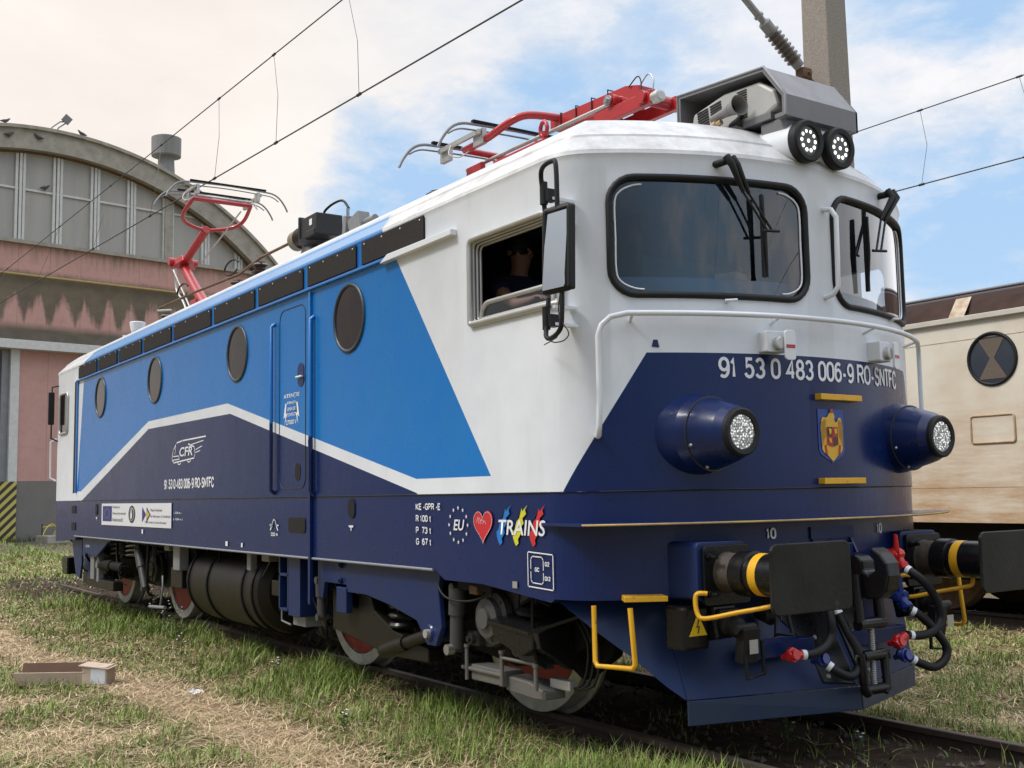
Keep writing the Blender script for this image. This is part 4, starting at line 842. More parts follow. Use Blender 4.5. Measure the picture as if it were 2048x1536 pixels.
# ------------------------------------------------------------------ lettering and marks
def text_mesh(s, bold=.02, shear=0.0, spacing=1.0):
    c = bpy.data.curves.new('t', 'FONT'); c.body = s; c.size = 1; c.offset = bold; c.shear = shear; c.space_character = spacing; c.resolution_u = 3
    o = bpy.data.objects.new('t', c); COL.objects.link(o); bpy.context.view_layer.update()
    me = bpy.data.meshes.new_from_object(o.evaluated_get(bpy.context.evaluated_depsgraph_get()))
    bpy.data.objects.remove(o); bpy.data.curves.remove(c); return me
def fit_text(s, fn, x0, x1, z0, z1, name, mt, par=LOCO, bold=.02, shear=0.0, spacing=1.0, label=None):
    me = text_mesh(s, bold, shear, spacing); xs = [v.co.x for v in me.vertices]; ys = [v.co.y for v in me.vertices]
    a, b, c, d = min(xs), max(xs), min(ys), max(ys)
    for v in me.vertices:
        t = (v.co.x - a) / (b - a); q = (v.co.y - c) / max(d - c, 1e-6); v.co = fn(x0 + (x1 - x0) * t, z0 + (z1 - z0) * q)
    me.materials.clear(); me.materials.append(mt); o = bpy.data.objects.new(name, me); COL.objects.link(o); o.parent = par
    if label: o['label'] = label
    return o
SD = lambda off=.003: (lambda x, z: Vector((x, -1.55 - off, z)))
FD = lambda off=.004: (lambda u, z: P(u, z, off))
def fill(polys, fn, name, mt, par=LOCO, label=None):
    bm = bmesh.new()
    for p in polys:
        f = bm.faces.new([bm.verts.new((a, b, 0)) for a, b in p])
    bmesh.ops.triangulate(bm, faces=bm.faces)
    for v in bm.verts: v.co = fn(v.co.x, v.co.y)
    bm.normal_update(); me = bpy.data.meshes.new(name); bm.to_mesh(me); bm.free(); me.materials.append(mt)
    o = bpy.data.objects.new(name, me); COL.objects.link(o); o.parent = par
    if label: o['label'] = label
    return o
def stroke(pts, w_, closed=False):
    out = []; n = len(pts)
    for i in range(n if closed else n - 1):
        (x0, y0), (x1, y1) = pts[i], pts[(i + 1) % n]; L = math.hypot(x1 - x0, y1 - y0) or 1; dx, dy = (x1 - x0) / L * w_ / 2, (y1 - y0) / L * w_ / 2
        out.append([(x0 - dx - dy, y0 - dy + dx), (x0 - dx + dy, y0 - dy - dx), (x1 + dx + dy, y1 + dy - dx), (x1 + dx - dy, y1 + dy + dx)])
    return out
def ell(cx, cy, rx, ry, a0, a1, n=10): return [(cx + rx * math.cos(R(a0 + (a1 - a0) * k / n)), cy + ry * math.sin(R(a0 + (a1 - a0) * k / n))) for k in range(n + 1)]
GL = {'0': (1, [ell(.5, .70, .5, .30, 0, 180, 8) + ell(.5, .30, .5, .30, 180, 360, 8)], True), '1': (.62, [[(.02, .74), (.30, .86), (.45, 1), (.45, 0)]]),
 '2': (1, [ell(.5, .70, .48, .30, 165, -30, 9) + [(.03, 0), (1, 0)]]), '3': (1, [ell(.48, .735, .44, .265, 160, -90, 9), ell(.48, .265, .50, .265, 90, -160, 9)]),
 '4': (1, [[(.74, 0), (.74, 1), (.02, .30), (1, .30)]]), '5': (1, [[(.90, 1), (.22, 1), (.12, .50)] + ell(.48, .32, .5, .32, 130, -160, 9)]),
 '6': (1, [ell(.5, .32, .5, .32, 90, 450, 14), ell(.55, .60, .55, .40, 50, 190, 8) + [(0, .34)]]), '7': (1, [[(0, 1), (1, 1), (.55, .45), (.40, 0)]]), '8': (1, [ell(.5, .75, .42, .25, 90, 450, 12), ell(.5, .26, .5, .26, 90, 450, 12)]),
 '9': (1, [ell(.5, .68, .5, .32, 90, 450, 14), ell(.45, .40, .55, .40, 230, 360, 7) + [(1, .66)]]), '-': (.6, [[(.05, .36), (.9, .36)]]),
 'R': (1.15, [[(0, 0), (0, 1), (.55, 1)] + ell(.60, .76, .38, .24, 90, -90, 7) + [(.02, .52)], [(.55, .50), (1.02, 0)]]), 'O': (1.2, [ell(.5, .66, .5, .34, 0, 180, 9) + ell(.5, .34, .5, .34, 180, 360, 9)], True),
 'S': (1.08, [ell(.5, .75, .45, .25, 20, 270, 10) + ell(.5, .26, .48, .26, 90, -160, 10)[1:]]), 'N': (1.12, [[(0, 0), (0, 1)], [(1, 0), (1, 1)], [(.02, .97), (.98, .03)]]), 'T': (1.05, [[(0, 1), (1, 1)], [(.5, .96), (.5, 0)]]),
 'F': (1, [[(0, 0), (0, 1), (1, 1)], [(.04, .52), (.85, .52)]]), 'C': (1.15, [ell(.52, .66, .5, .34, 10, 180, 8) + ell(.52, .34, .5, .34, 180, 350, 8)]), 'K': (1.25, [[(0, 0), (0, 1)], [(1, 1), (.16, .48), (1.05, 0)]]),
 'E': (1, [[(1, 0), (0, 0), (0, 1), (.97, 1)], [(.05, .52), (.88, .52)]]), 'G': (1.2, [ell(.5, .66, .5, .34, 25, 180, 8) + ell(.5, .34, .5, .34, 180, 340, 8) + [(1, .46), (.58, .46)]]), 'P': (1.05, [[(0, 0), (0, 1), (.55, 1)] + ell(.60, .74, .38, .26, 90, -90, 7) + [(.02, .48)]]),
 't': (.6, [[(.4, .92), (.4, .12), (.55, .02), (.85, .02)], [(0, .70), (.85, .70)]]), 'I': (.35, [[(.2, 0), (.2, 1)]]), 'm': (1.4, [[(0, 0), (0, .7)], [(.04, .6), (.25, .70), (.48, .6), (.48, 0)], [(.52, .6), (.75, .70), (.97, .6), (.97, 0)]])}
def ribbon(pts, w_, closed):
    n = len(pts); L_, R_ = [], []
    for i in range(n):
        a = pts[i - 1] if (closed or i) else pts[i]; b = pts[(i + 1) % n] if (closed or i < n - 1) else pts[i]; p = pts[i]
        d1 = (p[0] - a[0], p[1] - a[1]); d2 = (b[0] - p[0], b[1] - p[1]); l1 = math.hypot(*d1); l2 = math.hypot(*d2)
        if l1 < 1e-7: d1, l1 = d2, l2
        if l2 < 1e-7: d2, l2 = d1, l1
        n1_ = (-d1[1] / l1, d1[0] / l1); n2_ = (-d2[1] / l2, d2[0] / l2); m_ = (n1_[0] + n2_[0], n1_[1] + n2_[1]); q = max(m_[0] ** 2 + m_[1] ** 2, .7); k = w_ / q
        L_.append((p[0] + m_[0] * k, p[1] + m_[1] * k)); R_.append((p[0] - m_[0] * k, p[1] - m_[1] * k))
    return [[L_[i], R_[i], R_[(i + 1) % n], L_[(i + 1) % n]] for i in range(n if closed else n - 1)]
def sign_text(s, fn, x0, x1, z0, z1, th, name, mt, par=LOCO, gap=.38, space=.30, label=None):
    ws = [GL[c][0] if c != ' ' else space for c in s]; tot = sum(ws) + gap * (len(s) - 1); th_u = abs(th); sgn = 1 if x1 > x0 else -1
    k = (abs(x1 - x0) - th) / tot; x = x0 + sgn * th / 2; bm = bmesh.new(); za, zb_ = z0 + th / 2, z1 - th / 2
    for c, w_ in zip(s, ws):
        if c != ' ':
            for si, st in enumerate(GL[c][1]):
                P2 = [(sgn * (x - x0) + px * w_ * k, za + pz * (zb_ - za)) for px, pz in st]; cl = len(GL[c]) > 2
                if not cl and len(P2) > 3 and math.hypot(P2[0][0] - P2[-1][0], P2[0][1] - P2[-1][1]) < 1e-6: P2 = P2[:-1]; cl = True
                for qd in ribbon(P2, th, cl):
                    try: bm.faces.new([bm.verts.new(fn(x0 + sgn * a, b_) + (fn(x0 + sgn * a, b_) - fn(x0 + sgn * a, b_) if si == 0 else Vector(((.0004 if fn(0, 0).x > 3 and abs(fn(0, 0).y) < .5 else 0), (-.0004 if abs(fn(0, 0).y) > 1 else 0), 0)))) for a, b_ in qd])
                    except ValueError: pass
        x += sgn * (w_ + gap) * k
    me = bpy.data.meshes.new(name); bm.to_mesh(me); bm.free(); me.materials.append(mt); o = bpy.data.objects.new(name, me); COL.objects.link(o); o.parent = par
    if label: o['label'] = label
    return o
NUM = '91 53 0 483 006-9 RO-SNTFC'
sign_text(NUM, FD(), .785, -.925, 2.126, 2.250, .0185, 'front_number', m_dec)
for p in (.48, -.50): sign_text('10', FD(), p + .035, p - .035, 1.20, 1.265, .012, 'buffer_mark', m_dec)
sign_text(NUM, SD(), -.932, .715, 1.598, 1.708, .020, 'side_number', m_dec)
for s, z in (('KE -GPR -E', 1.405), ('R 100 t', 1.325), ('P  73 t', 1.245), ('G  67 t', 1.168)):
    sign_text(s, SD(), 4.835, 5.17 if s[0] == 'K' else 5.045, z - .020, z + .026, .0085, 'brake_weight_lettering', m_dec)
m_wlet = m_dec
for s, z, h in (('ATENȚIE', 2.355, .045), ('FERIȚI', 2.295, .028), ('LINIA DE', 2.245, .028), ('CONTACT', 2.195, .028), ('27000 V', 2.13, .04)):
    k = {'ATENȚIE': .17, '27000 V': .115}.get(s, .09)
    fit_text(s, SD(), 2.665 - k, 2.665 + k, z - h / 2, z + h / 2, 'warning_lettering', m_dec, bold=.015)
bolt = [(0, .22), (.025, .22), (.012, .10), (.04, .12), (-.01, -.02), (.005, .08), (-.03, .06)]
fill([[(2.53 + x * 1.2, 2.12 + y * .8) for x, y in bolt], [(2.80 - x * 1.2, 2.12 + y * .8) for x, y in bolt]], SD(), 'warning_bolts', m_dec)
# railway emblem: a sketched train nose with speed lines and three letters
cf = []
cf += stroke([(-.60, 1.885), (-.66, 1.93), (-.62, 2.02), (-.50, 2.10), (-.30, 2.115), (.45, 2.125)], .014) + stroke([(-.60, 1.885), (.10, 1.915), (.12, 1.96), (.10, 2.03), (-.10, 2.07)], .014)
cf += stroke([(-.62, 1.955), (-.42, 1.955), (-.40, 1.92), (-.62, 1.915)], .010) + stroke([(.0, 2.06), (.38, 2.085)], .009) + stroke([(.14, 2.0), (.34, 2.03)], .009) + stroke([(.14, 1.97), (.28, 1.985)], .009)
cf += stroke([(-.45, 1.873), (-.40, 1.858), (-.35, 1.875)], .012) + stroke([(-.12, 1.888), (-.07, 1.873), (-.02, 1.892)], .012) + stroke([(-.52, 2.09), (-.56, 1.98)], .010)
fill(cf, SD(), 'railway_emblem', m_dec)
fit_text('CFR', SD(.0035), -.40, .04, 1.945, 2.045, 'emblem_letters', m_dec, bold=.015, shear=.15)
# banner
m_banner = mat('banner_white', (.68, .69, .72), .4, amt=.2); m_euflag = mat('eu_flag_blue', (.012, .03, .18), .4); m_dk = mat('dark_print', (.03, .035, .05), .5)
bn = fill([[(-3.665, 1.170), (-.66, 1.170), (-.66, 1.447), (-3.665, 1.447)]], SD(.003), 'funding_banner', m_banner)
fill([[(-3.60, 1.22), (-3.15, 1.22), (-3.15, 1.415), (-3.60, 1.415)]], SD(.0055), 'flag', m_euflag, bn)
def star(cx, cy, rx, rz, rot=90):
    return [(cx + (rx if k % 2 == 0 else rx * .4) * math.cos(R(rot + 36 * k)), cy + (rz if k % 2 == 0 else rz * .4) * math.sin(R(rot + 36 * k))) for k in range(10)]
fill([star(-3.375 + .12 * math.cos(a), 1.318 + .06 * math.sin(a), .020, .009) for a in [2 * math.pi * k / 12 for k in range(12)]], SD(.008), 'flag_stars', m_yellow, bn)
for s, z, x1 in (('Finanțat de', 1.395, -2.78), ('Uniunea Europeană', 1.318, -2.50), ('NextGenerationEU', 1.240, -2.62)): fit_text(s, SD(.0055), -3.11, x1, z - .018, z + .024, 'banner_lettering', m_dk, bn, bold=.0)
el = lambda cx, cz, rx, rz: [(cx + rx * math.cos(a), cz + rz * math.sin(a)) for a in [2 * math.pi * k / 32 for k in range(32)]]
fill([el(-2.22, 1.315, .145, .105)], SD(.0055), 'seal', m_dk, bn); fill([el(-2.22, 1.315, .105, .078)], SD(.008), 'seal_ring', m_banner, bn); fill([el(-2.22, 1.315, .092, .070)], SD(.0105), 'seal_field', m_dk, bn)
fill([[(-2.25, 1.26), (-2.19, 1.26), (-2.17, 1.34), (-2.19, 1.31), (-2.20, 1.37), (-2.24, 1.37), (-2.25, 1.31), (-2.27, 1.34)]], SD(.013), 'seal_eagle', m_banner, bn)
fill([[(-1.78, 1.225), (-1.78, 1.405), (-1.62, 1.315)], [(-1.60, 1.225), (-1.60, 1.405), (-1.44, 1.315)]], SD(.0055), 'plan_emblem', m_euflag, bn)
fill([[(-1.58, 1.26), (-1.58, 1.37), (-1.47, 1.315)]], SD(.008), 'plan_emblem_tip', mat('gold_print', (.7, .42, .02), .4), bn)
for s, z, x0, x1 in (('Planul Național', 1.360, -1.44, -1.0), ('de Redresare și Reziliență', 1.292, -1.44, -.69), ('PNRR. Finanțat de Uniunea Europeană', 1.222, -1.66, -.84)): fit_text(s, SD(.0055), x0, x1, z - .016, z + .022, 'banner_lettering', m_dk, bn, bold=.0)
# slogan
stars = [star(5.395 + .115 * math.cos(R(90 + 30 * k)), 1.290 + .110 * math.sin(R(90 + 30 * k)), .013, .016) for k in range(12)]
fill(stars, SD(), 'star_circle', m_dec)
fit_text('EU', SD(), 5.335, 5.47, 1.255, 1.325, 'slogan_lettering', m_dec, bold=.015, shear=.2)
hrt = [(16 * math.sin(t) ** 3, 13 * math.cos(t) - 5 * math.cos(2 * t) - 2 * math.cos(3 * t) - math.cos(4 * t)) for t in [2 * math.pi * k / 40 for k in range(40)]]
m_heart = mat('heart_red', (.55, .022, .03), .4, col2=(.42, .02, .03), ns=30)
ht = fill([[(5.692 + x * .0070, 1.295 + y * .0072 + (x * .0003)) for x, y in hrt]], SD(), 'heart', m_heart)
fill(stroke([(5.692 + x * .0066, 1.295 + y * .0068) for x, y in hrt], .0025, True) + sum([stroke([(5.62 + .02 * k, 1.31 + .01 * (k % 2)), (5.64 + .02 * k, 1.345 - .006 * k), (5.65 + .02 * k, 1.30)], .002) for k in range(5)], []), SD(.0055), 'heart_scribble', m_dec, ht)
for (c0, mt) in ((5.88, mat('stroke_blue', (.015, .18, .55), .4)), (6.055, mat('stroke_yellow', (.62, .60, .03), .4)), (6.23, mat('stroke_red', (.55, .03, .03), .4))):
    pp = [(.01, -.115), (.035, -.10), (.03, -.075), (.06, -.04), (.055, -.01), (.085, .02), (.075, .05), (.11, .075), (.10, .10), (.125, .13), (.075, .09), (.07, .11), (.045, .05), (.02, .03), (.0, -.02), (-.02, -.035), (-.015, -.07), (-.005, -.09)]
    fill([[(c0 - .012 + x * 1.12, 1.29 + z) for x, z in pp]], SD(), 'brush_stroke', mt)
fit_text('TRAINS', SD(.0055), 5.872, 6.362, 1.238, 1.330, 'slogan_lettering', m_dec, bold=.012, shear=.15)
# loading gauge frame
gz = stroke([(6.175, .945), (6.425, .935), (6.425, 1.135), (6.175, 1.145)], .007, True) + stroke([(6.205, 1.05), (6.205, 1.105), (6.22, 1.12), (6.315, 1.118), (6.33, 1.10), (6.33, 1.045)], .006) + stroke([(6.205, 1.03), (6.205, .985), (6.22, .968), (6.315, .964), (6.33, .98), (6.33, 1.025)], .006)
fill(gz, SD(), 'gauge_frame', m_dec)
for s, x0, x1, z in (('GC', 6.245, 6.29, 1.045), ('G2', 6.345, 6.39, 1.08), ('GI2', 6.342, 6.398, .998)): sign_text(s, SD(), x0, x1, z - .013, z + .013, .0055, 'gauge_lettering', m_dec)
fill([[(6.01, .925), (6.06, .925), (6.06, .965), (6.01, .965)]], SD(), 'small_plate', m_alu)
# small symbols: curve radius mark, jacking marks, length marks, tags
cur = stroke([(2.24, 1.235), (2.20, 1.235), (2.20, 1.25)], .012) + [[(2.19, 1.20), (2.21, 1.20), (2.26, 1.265), (2.24, 1.265)], [(2.36, 1.20), (2.38, 1.20), (2.33, 1.265), (2.31, 1.265)]] + stroke([(2.25, 1.26), (2.255, 1.285), (2.285, 1.295), (2.315, 1.285), (2.32, 1.26)], .012) + stroke([(2.19, 1.245), (2.24, 1.245)], .012) + stroke([(2.33, 1.245), (2.38, 1.245)], .012)
fill(cur, SD(), 'curve_symbol', m_dec); sign_text('250 m', SD(), 2.21, 2.37, 1.150, 1.183, .007, 'curve_lettering', m_dec)
for x in (3.82, -3.93): fill([[(x - .045, 1.265), (x + .045, 1.265), (x + .03, 1.25), (x - .03, 1.25)], [(x - .008, 1.25), (x + .008, 1.25), (x + .006, 1.225), (x - .006, 1.225)]], SD(), 'jacking_mark', m_dec)
fit_text('- 7,70 m -', SD(), -.58, -.30, 1.325, 1.352, 'length_mark', m_dec, bold=.02); fit_text('|- 15,89 m -|', SD(), -.59, -.27, 1.255, 1.282, 'length_mark', m_dec, bold=.02)
fill([[(1.06, 1.03), (1.12, 1.03), (1.12, 1.075), (1.06, 1.075)], [(1.48, 1.03), (1.52, 1.03), (1.52, 1.07), (1.48, 1.07)], [(-1.80, 1.09), (-1.74, 1.09), (-1.74, 1.14), (-1.80, 1.14)]], SD(), 'small_tag', m_dec)
fit_text('- 2,70 -', lambda x, z: Vector((x, -1.493, z)), -4.80, -4.50, .84, .875, 'length_mark', m_dec, bold=.02)
# crest: shield with a gold eagle
m_shield = mat('crest_blue', (.01, .06, .30), .4); m_gold = mat('crest_gold', (.70, .40, .02), .4); m_cr = mat('crest_red', (.45, .02, .02), .4); m_cdark = mat('crest_outline', (.10, .03, .02), .5)
K = lambda x, z: (-.028 - x * .118, 1.80 + z * .158)
sh = [(-1, 1), (1, 1), (1, -.55), (.85, -.72), (.5, -.86), (.2, -.95), (0, -1.05), (-.2, -.95), (-.5, -.86), (-.85, -.72), (-1, -.55)]
cr = fill([[K(*p) for p in sh]], FD(), 'crest', m_shield)
eg = [(0, .92), (.16, .86), (.24, .72), (.18, .60), (.30, .50), (.42, .55), (.52, .68), (.70, .70), (.80, .55), (.86, .30), (.86, -.1), (.80, -.5), (.70, -.62), (.62, -.45), (.52, -.2), (.48, -.30), (.35, -.50), (.22, -.62), (.30, -.80), (.12, -.92), (0, -.98), (-.12, -.92), (-.30, -.80), (-.22, -.62), (-.35, -.50), (-.48, -.30), (-.52, -.2), (-.62, -.45), (-.70, -.62), (-.80, -.5), (-.86, .30), (-.80, .55), (-.70, .70), (-.52, .68), (-.42, .55), (-.30, .50), (-.18, .60), (-.22, .74), (-.34, .70), (-.20, .84)]
eo = fill([[K(*p) for p in eg]], FD(.0075), 'crest_eagle', m_gold, cr)
fill([[K(a, b) for a, b in q] for q in ([(0, .33), (.42, .33), (.42, -.05), (0, -.05)], [(-.42, -.05), (0, -.05), (0, -.42), (-.42, -.34)])], FD(.0105), 'crest_quarter', m_cr, cr)
fill([[K(a, b) for a, b in q] for q in ([(-.42, .33), (0, .33), (0, -.05), (-.42, -.05)], [(0, -.05), (.42, -.05), (.42, -.34), (0, -.42)])], FD(.0105), 'crest_quarter', m_cdark, cr)
fill([[K(a, b) for a, b in q] for q in ([(-.32, .25), (-.20, .28), (-.08, .22), (-.15, .05), (-.25, .05)], [(.1, .25), (.3, .27), (.33, .1), (.15, .05)], [(-.32, -.12), (-.15, -.1), (-.1, -.28), (-.28, -.25)])], FD(.0135), 'crest_charge', m_gold, cr)
fill([[K(a, b) for a, b in q] for q in ([(-.10, 1.02), (.10, 1.02), (.12, .88), (-.12, .88)], [(-.62, -.35), (-.50, -.35), (-.40, -.75), (-.55, -.72)], [(.62, -.35), (.50, -.35), (.40, -.75), (.55, -.72)])], FD(.0105), 'crest_accent', m_cr, cr)
fl = []
for s in (-1, 1):
    for k in range(5): fl += [[K(a, b) for a, b in q] for q in stroke([(s * (.50 + .08 * k), .60 - .02 * k), (s * (.54 + .07 * k), -.05 - .1 * k)], .022)]
fill(fl, FD(.0105), 'crest_feathers', m_cdark, cr)
# blue paint smudge on the white front, as in a hurried repaint
fill([[(1.17, 2.345), (1.145, 2.345), (1.135, 2.30), (1.18, 2.305)]], FD(), 'paint_smudge', m_navyd)
# ------------------------------------------------------------------ driver at the open side window
def skin_body(name, verts, edges, root, mt, par=None, lv=2):
    me = bpy.data.meshes.new(name); me.from_pydata([v[0] for v in verts], edges, []); o = bpy.data.objects.new(name, me); COL.objects.link(o)
    o.modifiers.new('skin', 'SKIN'); 
    for i, v in enumerate(verts): me.skin_vertices[0].data[i].radius = v[1] if isinstance(v[1], tuple) else (v[1], v[1]); me.skin_vertices[0].data[i].use_root = (i == root)
    s = o.modifiers.new('sub', 'SUBSURF'); s.levels = s.render_levels = lv; bpy.context.view_layer.update()
    nm = bpy.data.meshes.new_from_object(o.evaluated_get(bpy.context.evaluated_depsgraph_get())); o.modifiers.clear(); o.data = nm
    for p in nm.polygons: p.use_smooth = True
    nm.materials.clear(); nm.materials.append(mt)
    if par is not None: o.parent = par
    return o
PX, PY, PZ = 5.27, -1.0, 2.35
V = [((PX, PY, PZ + .08), (.17, .14)), ((PX + .01, PY, PZ + .32), (.155, .125)), ((PX + .05, PY, PZ + .52), (.17, .13)), ((PX + .06, PY, PZ + .60), (.11, .09)), ((PX + .07, PY, PZ + .65), (.058, .058)), ((PX + .09, PY, PZ + .71), (.072, .066)), ((PX + .10, PY, PZ + .79), (.098, .08)), ((PX + .09, PY, PZ + .87), (.07, .06)),
     ((PX + .06, PY - .19, PZ + .56), .062), ((PX + .34, PY - .27, PZ + .40), .050), ((PX + .48, PY - .30, PZ + .35), .043), ((PX + .62, PY - .29, PZ + .36), .029), ((PX + .68, PY - .29, PZ + .365), (.034, .02)),
     ((PX + .06, PY + .19, PZ + .56), .062), ((PX + .20, PY + .22, PZ + .34), .046), ((PX + .42, PY + .15, PZ + .36), .03), ((PX + .49, PY + .14, PZ + .37), (.034, .02)),
     ((PX + .03, PY - .10, PZ + .05), .09), ((PX + .42, PY - .11, PZ + .05), .075), ((PX + .45, PY - .11, PZ - .38), .048), ((PX + .58, PY - .11, PZ - .43), .035),
     ((PX + .03, PY + .10, PZ + .05), .09), ((PX + .42, PY + .11, PZ + .05), .075), ((PX + .45, PY + .11, PZ - .38), .048), ((PX + .58, PY + .11, PZ - .43), .035)]
Ed = [(0, 1), (1, 2), (2, 3), (3, 4), (4, 5), (5, 6), (6, 7), (2, 8), (8, 9), (9, 10), (10, 11), (11, 12), (2, 13), (13, 14), (14, 15), (15, 16), (0, 17), (17, 18), (18, 19), (19, 20), (0, 21), (21, 22), (22, 23), (23, 24)]
for (h, s) in ((12, -1), (16, 1)):     # five fingers each
    hx, hy, hz = V[h][0]
    for k in range(4):
        L = (.075, .085, .08, .062)[k]; i0 = len(V); yo = (k - 1.5) * .018
        V += [((hx + .035, hy + yo, hz + .004), .0105), ((hx + .035 + L * .55, hy + yo, hz - .004), .0095), ((hx + .03 + L, hy + yo, hz - .03), .008)]; Ed += [(h, i0), (i0, i0 + 1), (i0 + 1, i0 + 2)]
    i0 = len(V); V += [((hx + .0, hy - s * .035, hz), .011), ((hx + .03, hy - s * .055, hz - .012), .009)]; Ed += [(h, i0), (i0, i0 + 1)]
per = skin_body('person', V, Ed, 0, m_skin, None, 1)
tag(per, 'driver in a navy T-shirt with elbow bent, sitting inside the open cab side window', 'person')
V2 = [((p[0][0], p[0][1], p[0][2]), tuple(q * 1.10 + .010 for q in (p[1] if isinstance(p[1], tuple) else (p[1], p[1])))) for p in V[:4]] + [((PX + .065, PY, PZ + .645), (.085, .078)), ((PX + .06, PY - .19, PZ + .56), .078), ((PX + .24, PY - .245, PZ + .465), .072), ((PX + .06, PY + .19, PZ + .56), .078), ((PX + .13, PY + .21, PZ + .44), .068)]
skin_body('shirt', V2, [(0, 1), (1, 2), (2, 3), (3, 4), (2, 5), (5, 6), (2, 7), (7, 8)], 0, m_person, per, 2)
skin_body('trousers', [((PX, PY, PZ + .08), (.19, .16)), ((PX + .03, PY - .10, PZ + .05), .105), ((PX + .42, PY - .11, PZ + .05), .09), ((PX + .45, PY - .11, PZ - .34), .065), ((PX + .03, PY + .10, PZ + .05), .105), ((PX + .42, PY + .11, PZ + .05), .09), ((PX + .45, PY + .11, PZ - .34), .065)], [(0, 1), (1, 2), (2, 3), (0, 4), (4, 5), (5, 6)], 0, m_person, per, 2)
MB().lathe((PX + .075, PY, PZ + .765), (-.05, 0, 1), [(0, .085), (.06, .108), (.12, .105), (.165, .07), (.18, .01)], 20, cap=False).build('hair', m_black, per)
MB().tube([(PX + .185, PY, PZ + .81), (PX + .215, PY, PZ + .78), (PX + .19, PY, PZ + .768)], [.008, .014, .01], 8).build('nose', m_skin, per)
for s in (-1, 1):
    MB().lathe((PX + .178, PY + s * .033, PZ + .81), (1, 0, 0), [(0, .010), (.006, .008), (.008, .003)], 10).build('eye', m_black, per)
    MB().lathe((PX + .09, PY + s * .080, PZ + .79), (0, s, 0), [(0, .018), (.014, .024), (.018, .018)], 10).build('ear', m_skin, per)
# ================================================================== the place around it
rng = np.random.default_rng(5)
def lattice(seed, n=256): return np.random.default_rng(seed).random((n, n))
LT = [lattice(k) for k in range(8)]
def vnoise(x, y, s, k=0):
    x = np.asarray(x) * s + 100; y = np.asarray(y) * s + 100; xi = np.floor(x).astype(int); yi = np.floor(y).astype(int); fx = x - xi; fy = y - yi
    fx = fx * fx * (3 - 2 * fx); fy = fy * fy * (3 - 2 * fy); T = LT[k]; g_ = lambda a, b: T[a % 256, b % 256]
    return (g_(xi, yi) * (1 - fx) + g_(xi + 1, yi) * fx) * (1 - fy) + (g_(xi, yi + 1) * (1 - fx) + g_(xi + 1, yi + 1) * fx) * fy
def fbm(x, y, s, k=0): return .5 * vnoise(x, y, s, k) + .27 * vnoise(x, y, s * 2.1, k + 1) + .15 * vnoise(x, y, s * 4.3, k + 2) + .08 * vnoise(x, y, s * 9, k + 3)
sm = lambda a, b, t: np.clip((t - a) / (b - a), 0, 1) ** 2 * (3 - 2 * np.clip((t - a) / (b - a), 0, 1))
def straw_f(x, y):
    n = fbm(x, y, .9); yc = -2.62 + .10 * np.sin(x * .8) + .35 * (n - .5) + .05 * np.clip(x, -8, 12)
    path = 1 - sm(.10, .42, np.abs(y - yc)); n2 = fbm(x, y, 1.7, 2)
    patch = sm(.52, .66, n2) * (y < -2.9); patch = np.maximum(patch, sm(.50, .66, fbm(x, y, .8, 1)) * (y > 1.3) * .9)
    return np.clip(np.maximum(path, patch * .8), 0, 1)
def soil_f(x, y):
    a = (1 - sm(.80, .92, np.abs(y))) * sm(-10.5, -8.5, x); b = 1 - sm(.95, 1.3, np.abs(y - 7.45)); c = .9 * sm(-13, -11, x) * (1 - sm(-8.8, -6.8, x)) * (1 - sm(1.2, 1.9, np.abs(y + .2)))
    return np.maximum(np.maximum(a, b), c)
def ghz(x, y):
    z = -.155 + .05 * (fbm(x, y, .7, 3) - .5) + .015 * (vnoise(x, y, 6, 1) - .5)
    z = z + .055 * (1 - sm(1.1, 1.9, np.abs(y))) + .10 * (1 - sm(-9.8, -7.9, x)) * (1 - sm(1.3, 2.2, np.abs(y)))
    return z + .14 * (1 - sm(-30, -18, x))
def ax_(lo, hi, st, far):
    a = list(np.arange(lo, hi, st)); o = []; v = hi; s_ = st
    while v < far: o.append(v); s_ *= 1.35; v += s_
    p = []; v = lo; s_ = st
    while v > -far: s_ *= 1.35; v -= s_; p.append(v)
    return np.array(p[::-1] + a + o)
gx = ax_(-14, 12, .10, 700); gy = ax_(-9, 8, .10, 700); GX, GY = np.meshgrid(gx, gy, indexing='ij'); GZ = ghz(GX, GY)
nx_, ny_ = len(gx), len(gy)
me = bpy.data.meshes.new('ground'); co = np.stack([GX, GY, GZ], -1).reshape(-1, 3)
i, j = np.meshgrid(np.arange(nx_ - 1), np.arange(ny_ - 1), indexing='ij'); q0 = (i * ny_ + j).ravel(); F = np.stack([q0, q0 + ny_, q0 + ny_ + 1, q0 + 1], -1)
me.vertices.add(len(co)); me.vertices.foreach_set('co', co.ravel()); me.loops.add(F.size); me.loops.foreach_set('vertex_index', F.ravel()); me.polygons.add(len(F))
me.polygons.foreach_set('loop_start', np.arange(0, F.size, 4)); me.polygons.foreach_set('loop_total', np.full(len(F), 4)); me.update(); me.validate()
ca = me.attributes.new('cover', 'FLOAT_COLOR', 'POINT'); s1 = straw_f(GX, GY).ravel(); s2 = soil_f(GX, GY).ravel(); s3 = (1 - sm(-26, -19, GX)).ravel()
ca.data.foreach_set('color', np.stack([s1, s2, s3, np.ones_like(s1)], -1).ravel())
gr = bpy.data.objects.new('ground', me); COL.objects.link(gr); gr['kind'] = 'structure'
for p in me.polygons: p.use_smooth = True
M = bpy.data.materials.new('ground_mat'); M.use_nodes = True; g = NG(M.node_tree); b_ = M.node_tree.nodes['Principled BSDF']
tc = g.n('ShaderNodeTexCoord'); O = tc.outputs['Object']; at = g.n('ShaderNodeAttribute'); at.attribute_name = 'cover'; sp = g.n('ShaderNodeSeparateColor'); g.link(at.outputs['Color'], sp.inputs[0])
